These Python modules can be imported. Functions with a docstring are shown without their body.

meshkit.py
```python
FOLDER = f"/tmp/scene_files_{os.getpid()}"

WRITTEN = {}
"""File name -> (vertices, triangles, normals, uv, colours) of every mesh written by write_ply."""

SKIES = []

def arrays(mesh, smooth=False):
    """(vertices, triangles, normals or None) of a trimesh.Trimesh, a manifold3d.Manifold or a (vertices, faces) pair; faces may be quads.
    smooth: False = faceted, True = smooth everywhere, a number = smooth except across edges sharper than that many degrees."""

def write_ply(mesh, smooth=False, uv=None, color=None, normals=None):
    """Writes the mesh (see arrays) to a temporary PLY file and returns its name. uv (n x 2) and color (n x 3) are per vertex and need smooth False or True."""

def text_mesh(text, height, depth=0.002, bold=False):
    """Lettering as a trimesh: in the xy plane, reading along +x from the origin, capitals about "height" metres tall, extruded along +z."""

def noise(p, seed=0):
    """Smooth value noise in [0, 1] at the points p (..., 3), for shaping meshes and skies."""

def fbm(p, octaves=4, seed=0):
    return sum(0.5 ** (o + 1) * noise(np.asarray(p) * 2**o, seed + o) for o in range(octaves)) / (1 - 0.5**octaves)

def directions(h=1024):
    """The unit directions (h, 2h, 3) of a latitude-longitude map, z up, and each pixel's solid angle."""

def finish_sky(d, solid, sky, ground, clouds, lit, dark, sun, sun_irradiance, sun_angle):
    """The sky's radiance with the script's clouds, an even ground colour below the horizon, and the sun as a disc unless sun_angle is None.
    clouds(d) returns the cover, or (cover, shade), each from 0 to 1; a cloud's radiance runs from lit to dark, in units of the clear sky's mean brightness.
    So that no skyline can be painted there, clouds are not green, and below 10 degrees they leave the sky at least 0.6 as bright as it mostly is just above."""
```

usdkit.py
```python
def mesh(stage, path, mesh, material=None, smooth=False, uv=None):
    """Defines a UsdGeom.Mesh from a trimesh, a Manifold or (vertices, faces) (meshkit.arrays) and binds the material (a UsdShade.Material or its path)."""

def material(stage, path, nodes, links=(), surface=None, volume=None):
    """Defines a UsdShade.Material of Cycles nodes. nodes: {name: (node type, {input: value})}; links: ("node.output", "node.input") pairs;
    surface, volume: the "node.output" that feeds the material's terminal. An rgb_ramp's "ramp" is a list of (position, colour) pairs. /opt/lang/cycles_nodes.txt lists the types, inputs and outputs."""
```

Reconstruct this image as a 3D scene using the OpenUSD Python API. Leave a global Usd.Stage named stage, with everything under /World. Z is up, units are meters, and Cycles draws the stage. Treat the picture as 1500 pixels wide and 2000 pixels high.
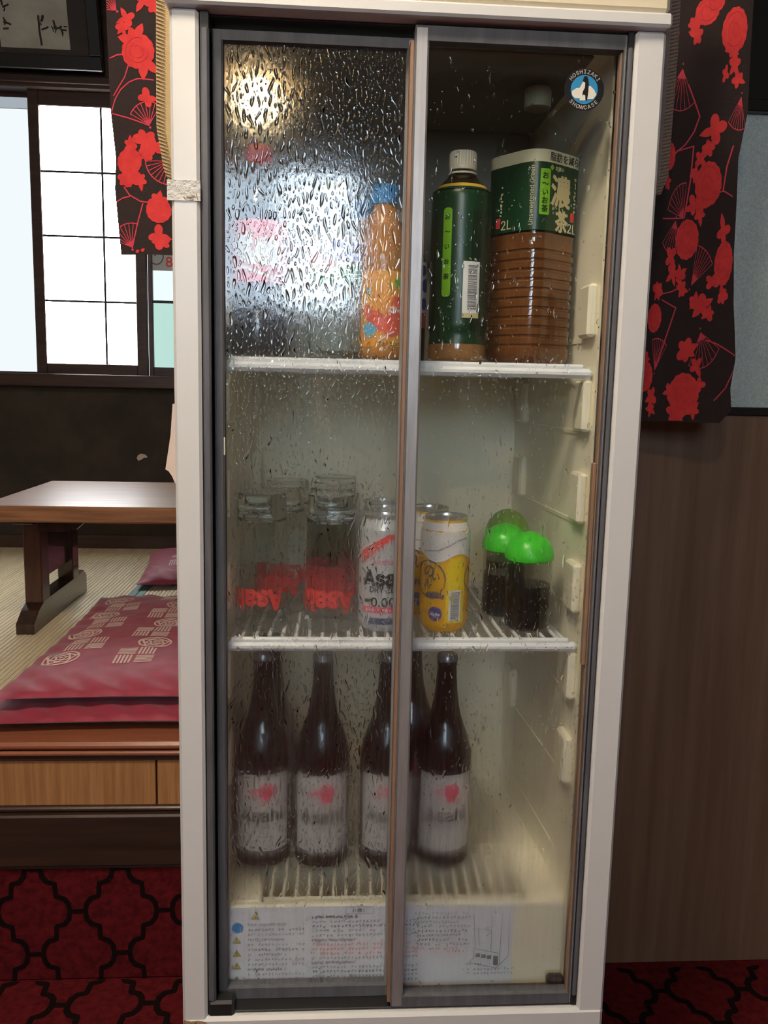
import json, math, re
import numpy as np
import trimesh
import shapely
from shapely import affinity
from shapely.geometry import Polygon, LineString, Point, box as rect
from shapely.ops import unary_union
import meshkit, usdkit
from pxr import Gf, Sdf, Usd, UsdGeom, UsdShade, UsdLux

stage = Usd.Stage.CreateInMemory()
UsdGeom.SetStageUpAxis(stage, UsdGeom.Tokens.z)
UsdGeom.SetStageMetersPerUnit(stage, 1.0)
UsdGeom.Xform.Define(stage, '/World')
UsdGeom.Scope.Define(stage, '/World/Looks')
PI = math.pi
rng = np.random.default_rng(7)

# ------------------------------------------------------------------ camera and light
EYE = np.array([-.108, -1.1376, 1.286])
YAW, PITCH, ROLL, FPX = .0642, .1455, .0222, 1650.0
_f = np.array([math.sin(YAW) * math.cos(PITCH), math.cos(YAW) * math.cos(PITCH), -math.sin(PITCH)])
_r0 = np.array([math.cos(YAW), -math.sin(YAW), 0])
_u0 = np.cross(_r0, _f)
_r = math.cos(ROLL) * _r0 + math.sin(ROLL) * _u0
_u = -math.sin(ROLL) * _r0 + math.cos(ROLL) * _u0
cam = UsdGeom.Camera.Define(stage, '/World/camera')
cam.CreateHorizontalApertureAttr(36.0)
cam.CreateVerticalApertureAttr(48.0)
cam.CreateFocalLengthAttr(36.0 * FPX / 1500)
cam.CreateClippingRangeAttr(Gf.Vec2f(.02, 100))
cam.AddTransformOp().Set(Gf.Matrix4d(*_r, 0, *_u, 0, *(-_f), 0, *EYE, 1))
cam.CreateExposureAttr(.28)
WINDOW_LIGHT = 14.0      # radiance of the daylit panes behind the room's tables
BACK_WINDOW = 19.0      # radiance of the daylit street window behind the camera
BULB = 150.0            # radiance of the warm pendant bulb
FILL = 48.0             # radiance of the warm ceiling lights of the dining room
dome = UsdLux.DomeLight.Define(stage, '/World/sky')
dome.CreateColorAttr(Gf.Vec3f(.75, .85, 1.0))
dome.CreateIntensityAttr(.5)


def on_plane(px, py, y):
    """World point where a line of sight meets the upright plane at depth y (used to lay out prints and small things on real planes)."""
    right, up, ahead = np.array([.99790, -.06093, .02196]), np.array([-.01285, .14608, .98919]), np.array([.06348, .98740, -.14499])
    d = ahead + (px - 750) / 1650 * right - (py - 1000) / 1650 * up
    at = np.array([-.108, -1.1376, 1.286])
    return at + d * (y - at[1]) / d[1]


# ------------------------------------------------------------------ materials
MATS = {}


def mat(name, col=(.5, .5, .5), rough=.5, metal=0.0, col2=None, nscale=(8, 8, 8), ncontrast=(.35, .65), detail=4.0, bump=None, **kw):
    nodes = {'g': ('geometry', {}), 'p': ('principled_bsdf', dict(base_color=col, roughness=rough, metallic=metal, **kw))}
    links = []
    if col2 is not None:
        nodes['m'] = ('mapping', {'scale': nscale})
        nodes['n'] = ('noise_texture', {'scale': 1.0, 'detail': detail, 'roughness': .6})
        nodes['r'] = ('rgb_ramp', {'ramp': [(ncontrast[0], col), (ncontrast[1], col2)]})
        links += [('g.position', 'm.vector'), ('m.vector', 'n.vector'), ('n.fac', 'r.fac'), ('r.color', 'p.base_color')]
    if bump is not None:
        sc, st, di = bump
        nodes['bm'] = ('mapping', {'scale': sc})
        nodes['bn'] = ('noise_texture', {'scale': 1.0, 'detail': 3.0, 'roughness': .6})
        nodes['b'] = ('bump', {'strength': st, 'distance': di})
        links += [('g.position', 'bm.vector'), ('bm.vector', 'bn.vector'), ('bn.fac', 'b.height'), ('b.normal', 'p.normal')]
    m = usdkit.material(stage, '/World/Looks/' + name, nodes, links, surface='p.BSDF')
    MATS[name] = m
    return m


def emit(name, col, strength):
    MATS[name] = usdkit.material(stage, '/World/Looks/' + name, {'e': ('emission', {'color': col, 'strength': strength})}, [], surface='e.emission')


def clear(name, tint, ior=1.45, rough=.03, wavy=None):
    """Thin clear plastic or window glass: tinted see-through mixed with a reflection by fresnel."""
    nodes = {'t': ('transparent_bsdf', {'color': tint}), 'g': ('glossy_bsdf', {'color': (1, 1, 1), 'roughness': rough}), 'f': ('fresnel', {'IOR': ior}), 'x': ('mix_closure', {}), 'gb': ('geometry', {}), 'nb': ('math', {'math_type': 'subtract', 'value1': 1.0}), 'fb': ('math', {'math_type': 'multiply'})}
    links = [('gb.backfacing', 'nb.value2'), ('f.fac', 'fb.value1'), ('nb.value', 'fb.value2'), ('fb.value', 'x.fac'), ('t.BSDF', 'x.closure1'), ('g.BSDF', 'x.closure2')]
    if wavy:
        nodes.update(q=('geometry', {}), bm=('mapping', {'scale': wavy}), bn=('noise_texture', {'scale': 1.0, 'detail': 3.0}), b=('bump', {'strength': .4, 'distance': .003}))
        links += [('q.position', 'bm.vector'), ('bm.vector', 'bn.vector'), ('bn.fac', 'b.height'), ('b.normal', 'g.normal'), ('b.normal', 'f.normal')][:4]
    MATS[name] = usdkit.material(stage, '/World/Looks/' + name, nodes, links, surface='x.closure')


def fogged(name, z0, z1, a_low, a_high, blur, bump, gloss):
    """Pane glass with a film of condensation: thin fog whose density follows height and streaky noise."""
    n = {'g': ('geometry', {}), 's': ('separate_xyz', {}), 'zr': ('map_range', {'from_min': z0, 'from_max': z1, 'to_min': 0.0, 'to_max': 1.0, 'clamp': True}),
         'm1': ('mapping', {'scale': (9, 9, 5)}), 'n1': ('noise_texture', {'scale': 1.0, 'detail': 3.0}),
         'm2': ('mapping', {'scale': (150, 1, 9)}), 'n2': ('noise_texture', {'scale': 1.0, 'detail': 4.0, 'roughness': .65}),
         'c1': ('map_range', {'from_min': .3, 'from_max': .7, 'to_min': .45, 'to_max': 1.3, 'clamp': True}),
         'c2': ('map_range', {'from_min': .3, 'from_max': .62, 'to_min': .55, 'to_max': 1.1, 'clamp': True}),
         'k': ('math', {'math_type': 'multiply'}),
         'af': ('map_range', {'from_min': 0.0, 'from_max': 1.0, 'to_min': a_low, 'to_max': a_high, 'clamp': True}),
         'zb': ('map_range', {'from_min': .35, 'from_max': 1.75, 'to_min': 0.0, 'to_max': 1.0, 'clamp': True}),
         'bf': ('rgb_ramp', {'ramp': [((z - .35) / 1.4, (b, b, b)) for z, b in blur]}),
         'a': ('math', {'math_type': 'multiply', 'use_clamp': True}), 'bb': ('math', {'math_type': 'multiply', 'use_clamp': True}),
         't': ('transparent_bsdf', {'color': (.97, .98, .97)}), 'rf': ('refraction_bsdf', {'color': (.98, .98, .98), 'roughness': .68, 'IOR': 1.10}),
         'd': ('diffuse_bsdf', {'color': (.82, .84, .84)}), 'tl': ('translucent_bsdf', {'color': (.82, .84, .84)}), 'dt': ('mix_closure', {'fac': .5}),
         'gl': ('glossy_bsdf', {'color': (1, 1, 1), 'roughness': gloss}), 'f': ('fresnel', {'IOR': 1.75}),
         'bn': ('bump', {'strength': bump, 'distance': .002}), 'm3': ('mapping', {'scale': (150, 1, 75)}), 'n3': ('noise_texture', {'scale': 1.0, 'detail': 3.0}),
         'nb': ('math', {'math_type': 'subtract', 'value1': 1.0}), 'fb': ('math', {'math_type': 'multiply'}),
         'x1': ('mix_closure', {}), 'x2': ('mix_closure', {}), 'x3': ('mix_closure', {})}
    l = [('g.position', 's.vector'), ('s.z', 'zr.value'), ('g.position', 'm1.vector'), ('m1.vector', 'n1.vector'), ('g.position', 'm2.vector'), ('m2.vector', 'n2.vector'),
         ('n1.fac', 'c1.value'), ('n2.fac', 'c2.value'), ('c1.result', 'k.value1'), ('c2.result', 'k.value2'), ('zr.result', 'af.value'), ('s.z', 'zb.value'), ('zb.result', 'bf.fac'),
         ('af.result', 'a.value1'), ('k.value', 'a.value2'), ('bf.color', 'bb.value1'), ('k.value', 'bb.value2'),
         ('bb.value', 'x1.fac'), ('t.BSDF', 'x1.closure1'), ('rf.BSDF', 'x1.closure2'),
         ('d.BSDF', 'dt.closure1'), ('tl.BSDF', 'dt.closure2'), ('a.value', 'x2.fac'), ('x1.closure', 'x2.closure1'), ('dt.closure', 'x2.closure2'),
         ('g.position', 'm3.vector'), ('m3.vector', 'n3.vector'), ('n3.fac', 'bn.height'), ('bn.normal', 'gl.normal'), ('g.backfacing', 'nb.value2'), ('f.fac', 'fb.value1'), ('nb.value', 'fb.value2'), ('fb.value', 'x3.fac'), ('x2.closure', 'x3.closure1'), ('gl.BSDF', 'x3.closure2')]
    MATS[name] = usdkit.material(stage, '/World/Looks/' + name, n, l, surface='x3.closure')


mat('white_steel', (.68, .675, .67), .32, bump=((60, 60, 60), .05, .001))
mat('cream_panel', (.74, .65, .48), .4)
mat('dark_rail', (.085, .085, .095), .5, metal=0.0, specular_ior_level=.35, col2=(.125, .125, .14), nscale=(60, 60, 8), bump=((200, 200, 30), .15, .0006))
mat('grey_stile', (.34, .33, .335), .36, metal=.5, col2=(.42, .41, .415), nscale=(120, 120, 10))
mat('brown_gasket', (.30, .17, .10), .5, col2=(.22, .14, .10), nscale=(40, 40, 12))
mat('black_track', (.012, .012, .013), .5)
mat('liner', (.93, .87, .70), .38)
mat('unit_cover', (.15, .13, .095), .5)  # dark olive standing in for the shade at the top of the cooler
mat('white_plastic', (.87, .89, .94), .35)
mat('cream_plastic', (.82, .76, .62), .4)
mat('rust', (.16, .07, .03), .8, col2=(.5, .34, .2), nscale=(300, 300, 300))
mat('black_void', (.01, .01, .01), .7)
mat('carpet', (.15, .011, .014), .95, col2=(.075, .006, .009), nscale=(55, 55, 55), bump=((700, 700, 700), .6, .004), specular_ior_level=.1)
mat('carpet_dark', (.010, .004, .004), .95, bump=((700, 700, 700), .6, .004), specular_ior_level=.1)
mat('dark_wood', (.035, .016, .012), .38, col2=(.06, .028, .02), nscale=(4, 4, 60))
mat('lintel_wood', (.03, .016, .012), .4, col2=(.055, .028, .02), nscale=(3, 60, 60))
mat('kick_wood', (.022, .010, .006), .5, col2=(.04, .018, .01), nscale=(3, 40, 40))
mat('gloss_wood', (.27, .09, .045), .30, col2=(.32, .11, .055), nscale=(3, 60, 60), coat_weight=.6, coat_roughness=.16)
mat('fascia_wood', (.44, .22, .09), .42, col2=(.29, .13, .045), nscale=(110, 110, 5), ncontrast=(.3, .7))
mat('table_wood', (.32, .145, .065), .36, col2=(.16, .068, .03), nscale=(4, 70, 70), coat_weight=.25)
mat('table_leg', (.022, .011, .008), .2, coat_weight=.5, col2=(.045, .018, .011), nscale=(30, 30, 5))
mat('leg_red', (.085, .03, .018), .28, col2=(.045, .018, .011), nscale=(30, 30, 5))
mat('sand_wall', (.048, .034, .024), .9, col2=(.026, .019, .014), nscale=(6, 6, 6), bump=((180, 180, 180), .7, .004))
mat('plaster_chip', (.55, .42, .33), .9)
mat('tatami', (.70, .58, .38), .42, col2=(.79, .68, .47), nscale=(70, 2.5, 5))
mat('tatami_border', (.16, .26, .23), .65, col2=(.20, .31, .28), nscale=(150, 60, 5))
mat('wall_paint', (.15, .115, .085), .85, bump=((60, 60, 60), .2, .002))
mat('ceiling_board', (.30, .22, .14), .7)
mat('wood_laminate', (.150, .086, .054), .42, col2=(.22, .138, .092), nscale=(38, 38, 1.6), ncontrast=(.3, .72), detail=6)
mat('black_frame', (.012, .011, .011), .35)
mat('textured_glass', (.46, .57, .58), .28, col2=(.62, .74, .75), nscale=(260, 260, 260), bump=((330, 330, 330), .9, .004))
mat('noren_cloth', (.016, .007, .006), .88, col2=(.026, .011, .009), nscale=(300, 300, 300), bump=((900, 900, 900), .4, .001), sheen_weight=.12)
mat('print_red', (.60, .028, .030), .85, col2=(.71, .040, .038), nscale=(60, 60, 60))
mat('print_line', (.60, .045, .075), .85)
mat('print_shade', (.50, .022, .026), .85)
mat('tan_weave', (.52, .37, .18), .85, bump=((800, 800, 800), .6, .002))
mat('tan_stitch', (.16, .09, .05), .8)
mat('grey_weave', (.20, .15, .13), .9, bump=((800, 800, 800), .6, .002))
mat('zabuton', (.27, .018, .042), .60, col2=(.33, .026, .055), nscale=(30, 30, 30), bump=((600, 600, 600), .25, .001), sheen_weight=.25)
mat('embroidery', (.68, .47, .42), .7)
mat('ink', (.022, .018, .018), .8)
mat('scroll_paper', (.62, .57, .50), .8, col2=(.48, .43, .38), nscale=(9, 9, 9))
mat('paper', (.80, .84, .93), .7)
mat('pink_cloth', (.78, .62, .54), .85)
mat('poster_grey', (.52, .53, .53), .6)
mat('red_ink', (.75, .06, .06), .6)
mat('pale_red_ink', (.80, .34, .30), .7)
mat('grey_ink', (.16, .16, .19), .7)
mat('light_ink', (.33, .34, .39), .7)
mat('yellow_ink', (.80, .68, .06), .6)
mat('blue_ink', (.06, .30, .70), .5)
mat('sticker_black', (.010, .010, .011), .3)
mat('sticker_blue', (.03, .25, .50), .35)
mat('sticker_white', (.75, .70, .60), .4)
mat('sticker_text', (.45, .38, .33), .4)
mat('cap_red', (.62, .012, .035), .35)
mat('cap_blue', (.03, .24, .60), .35)
mat('cap_white', (.72, .68, .56), .4)
mat('cap_olive', (.38, .36, .24), .4)
mat('cap_pale', (.70, .78, .82), .4)
mat('cola', (.012, .006, .005), .08, coat_weight=.4)
mat('cider', (.50, .56, .58), .08, transmission_weight=.6, ior=1.2)
mat('orange_drink', (.50, .21, .04), .10)
mat('tea', (.115, .042, .014), .07, col2=(.17, .066, .022), nscale=(10, 10, 10), coat_weight=.5)
mat('tea_light', (.30, .15, .06), .08, coat_weight=.5)
mat('tea_green', (.004, .034, .014), .3, col2=(.007, .05, .021), nscale=(30, 30, 4))
mat('tea_dark', (.005, .02, .010), .35)
mat('lime', (.20, .50, .02), .4)
mat('tea_gold', (.62, .54, .30), .5)
mat('tea_cream', (.68, .66, .46), .5)
mat('gold_band', (.60, .40, .05), .4)
mat('label_pink', (.72, .10, .14), .4)
mat('label_white', (.80, .81, .82), .45)
mat('label_blue', (.06, .06, .35), .45)
mat('label_green', (.03, .22, .08), .45)
mat('label_orange', (.85, .33, .03), .45, col2=(.88, .45, .05), nscale=(20, 20, 14))
mat('label_coral', (.84, .12, .06), .45)
mat('label_sky', (.10, .48, .78), .45)
mat('beer_glass', (.0028, .0022, .002), .10, specular_ior_level=.55)
mat('beer_label', (.50, .50, .51), .45, col2=(.58, .58, .59), nscale=(40, 40, 40))
mat('crown_cap', (.30, .30, .32), .3, metal=.8)
mat('pink_ink', (.75, .09, .16), .6)
mat('aluminium', (.75, .75, .76), .28, metal=.9)
mat('can_silver', (.74, .76, .80), .3, metal=.35)
mat('can_navy', (.10, .11, .20), .35)
mat('can_orange', (.86, .40, .02), .32, col2=(.90, .52, .03), nscale=(30, 30, 20))
mat('can_yellow', (.88, .64, .03), .35)
mat('can_white', (.82, .80, .80), .32)
mat('soy', (.008, .005, .004), .12)
mat('cap_green', (.055, .60, .03), .28)
mat('cap_dull_green', (.20, .34, .05), .4)
mat('tape', (.74, .73, .70), .22, bump=((160, 160, 160), .9, .004), alpha=.75)
mat('lamp_shade', (.55, .40, .22), .6)
mat('poster_white', (.75, .76, .76), .7)
clear('pet', (.93, .95, .93), wavy=(60, 60, 60))
clear('pet_tea', (.62, .50, .36), wavy=(60, 60, 60))
clear('pet_orange', (.80, .42, .14), wavy=(60, 60, 60))
clear('soy_plastic', (.84, .83, .81), rough=.1)
clear('clear_glass', (.95, .97, .97))
clear('door_glass', (.97, .98, .97), ior=1.62, rough=.03)
emit('lit_pane', (.97, .985, 1.0), WINDOW_LIGHT)
emit('lit_pane_soft', (.86, .97, 1.0), WINDOW_LIGHT * .06)
emit('lit_pane_left', (.90, .97, 1.0), WINDOW_LIGHT * .058)
emit('lit_pane_green', (.62, .93, .84), WINDOW_LIGHT * .048)
emit('lit_pane_grey', (.62, .70, .78), WINDOW_LIGHT * .036)
emit('street_pane', (.68, .84, 1.0), BACK_WINDOW)
emit('street_pane_dim', (.68, .84, 1.0), BACK_WINDOW * .40)
emit('bulb', (1.0, .74, .40), BULB)
emit('ceiling_diffuser', (1.0, .86, .68), FILL)
MATS['ice_glass'] = usdkit.material(stage, '/World/Looks/ice_glass', {'g': ('glass_bsdf', {'color': (.97, .98, .98), 'roughness': 0.02, 'IOR': 1.45})}, [], surface='g.BSDF')
MATS['tumbler_glass'] = usdkit.material(stage, '/World/Looks/tumbler_glass', {'r': ('refraction_bsdf', {'color': (.97, .98, .98), 'roughness': .0, 'IOR': 1.04}), 'g': ('glossy_bsdf', {'color': (1, 1, 1), 'roughness': .03}), 'f': ('fresnel', {'IOR': 1.45}), 'q': ('geometry', {}),
    'nb': ('math', {'math_type': 'subtract', 'value1': 1.0}), 'fb': ('math', {'math_type': 'multiply'}), 'x': ('mix_closure', {})},
    [('q.backfacing', 'nb.value2'), ('f.fac', 'fb.value1'), ('nb.value', 'fb.value2'), ('fb.value', 'x.fac'), ('r.BSDF', 'x.closure1'), ('g.BSDF', 'x.closure2')], surface='x.closure')
MATS['water'] = usdkit.material(stage, '/World/Looks/water', {'g': ('glass_bsdf', {'color': (.99, 1, 1), 'roughness': 0.01, 'IOR': 1.33})}, [], surface='g.BSDF')
fogged('fog_wet', 1.20, 1.42, .032, .024, [(.36, .45), (.50, .60), (.55, .95), (.62, .78), (.75, .85), (.88, .62), (.95, .40), (1.2, .40), (1.32, .25), (1.42, .18), (1.72, .15)], .055, .085)
fogged('fog_light', 1.05, 1.36, .014, .003, [(.36, .3), (.50, .45), (.55, .95), (.75, .8), (.88, .42), (1.05, .28), (1.25, .2), (1.33, .06), (1.7, .02)], .012, .05)

# ------------------------------------------------------------------ scene helpers
USED, LOC = {}, {}


def numbered(parent, name):
    path = f'{parent}/{name}'
    n = USED.get(path, 0)
    USED[path] = n + 1
    return path if n == 0 else f'{path}_{n:03d}'


def meta(prim, label=None, cat=None, group=None, kind=None):
    for k, v in (('label', label), ('category', cat), ('group', group), ('kind', kind)):
        if v:
            prim.SetCustomDataByKey(k, v)


def thing(name, label=None, cat=None, loc=(0, 0, 0), group=None, kind=None):
    p = numbered('/World', name)
    x = UsdGeom.Xform.Define(stage, p)
    x.AddTranslateOp().Set(Gf.Vec3d(*map(float, loc)))
    LOC[p] = np.array(loc, float)
    meta(x.GetPrim(), label, cat, group, kind)
    return p


def obj(name, mesh, m, parent='/World', label=None, cat=None, group=None, kind=None, smooth=35, local=False):
    """One Mesh prim. Vertices are in world coordinates unless local, and are moved into the thing's own frame."""
    p = numbered(parent, name)
    if isinstance(mesh, (list, tuple)) and mesh and isinstance(mesh[0], trimesh.Trimesh):
        mesh = trimesh.util.concatenate(list(mesh))
    if not local and parent != '/World':
        root = '/'.join(parent.split('/')[:3])
        if root in LOC:
            mesh = trimesh.Trimesh(mesh.vertices - LOC[root], mesh.faces, process=False)
    g = usdkit.mesh(stage, p, mesh, MATS[m], smooth=smooth)
    meta(g.GetPrim(), label, cat, group, kind)
    return p


def dup(src, loc, label, group=None):
    base = re.sub(r'_\d{3}$', '', src.split('/')[-1])
    p = numbered('/World', base)
    x = UsdGeom.Xform.Define(stage, p)
    pr = x.GetPrim()
    pr.GetReferences().AddInternalReference(src)
    x.GetPrim().GetAttribute('xformOp:translate').Set(Gf.Vec3d(*map(float, loc)))
    pr.SetInstanceable(True)
    was = stage.GetPrimAtPath(src).GetCustomData()
    meta(pr, label, was['category'], group or was.get('group'))
    return p


def cham(x0, x1, y0, y1, z0, z1, b=.002):
    lo, hi = np.array([x0, y0, z0], float), np.array([x1, y1, z1], float)
    b = min(b, *((hi - lo) * .45))
    pts = []
    for s in np.ndindex(2, 2, 2):
        c = np.where(s, hi, lo)
        d = np.where(s, -b, b)
        for k in range(3):
            o = d.copy()
            o[k] = 0
            pts.append(c + o)
    return trimesh.convex.convex_hull(np.array(pts))


def rod(p, q, r, n=8):
    return trimesh.creation.cylinder(radius=r, sections=n, segment=[p, q])


def lathe(prof, n=40):
    pr = np.array(prof, float)
    a = np.linspace(0, 2 * PI, n, endpoint=False)
    v = np.stack([np.outer(pr[:, 0], np.cos(a)), np.outer(pr[:, 0], np.sin(a)), np.repeat(pr[:, 1:2], n, 1)], -1).reshape(-1, 3)
    f = []
    for i in range(len(pr) - 1):
        for j in range(n):
            k = (j + 1) % n
            A, B, C, D = i * n + j, i * n + k, (i + 1) * n + k, (i + 1) * n + j
            if pr[i, 0] > 1e-9:
                f.append((A, B, C))
            if pr[i + 1, 0] > 1e-9:
                f.append((A, C, D))
    m = trimesh.Trimesh(v, np.array(f), process=False)
    m.merge_vertices()
    return m


def spline(pts, n=6):
    """Catmull-Rom through profile points, for smooth bottle outlines."""
    p = np.array(pts, float)
    q = np.vstack([2 * p[0] - p[1], p, 2 * p[-1] - p[-2]])
    out = []
    for i in range(1, len(q) - 2):
        for t in np.linspace(0, 1, n, endpoint=False):
            a, b, c, d = q[i - 1:i + 3]
            out.append(.5 * (2 * b + (c - a) * t + (2 * a - 5 * b + 4 * c - d) * t * t + (3 * b - a - 3 * c + d) * t ** 3))
    out.append(p[-1])
    return np.array(out)


def flat(geom, depth=.0004, step=None):
    """A shapely shape as a thin mesh in the xy plane."""
    parts = [g for g in getattr(geom, 'geoms', [geom]) if g.geom_type == 'Polygon' and g.area > 1e-9]
    m = trimesh.util.concatenate([trimesh.creation.extrude_polygon(g, depth, engine='earcut') for g in parts])
    if step:
        v, f = trimesh.remesh.subdivide_to_size(m.vertices, m.faces, step, max_iter=12)
        m = trimesh.Trimesh(v, f, process=False)
    return m


def text_shape(text, h, bold=False):
    """Capitals h tall from the origin, as a flat shapely shape."""
    m = meshkit.text_mesh(text, h, depth=.001, bold=bold)
    s = m.section(plane_origin=[0, 0, .0005], plane_normal=[0, 0, 1])
    polys = [Polygon(np.array(d)[:, :2]) for d in s.discrete if len(d) > 3]
    out = Polygon()
    for p in sorted((p.buffer(0) for p in polys), key=lambda p: -p.area):
        out = out.symmetric_difference(p)
    return out


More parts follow.
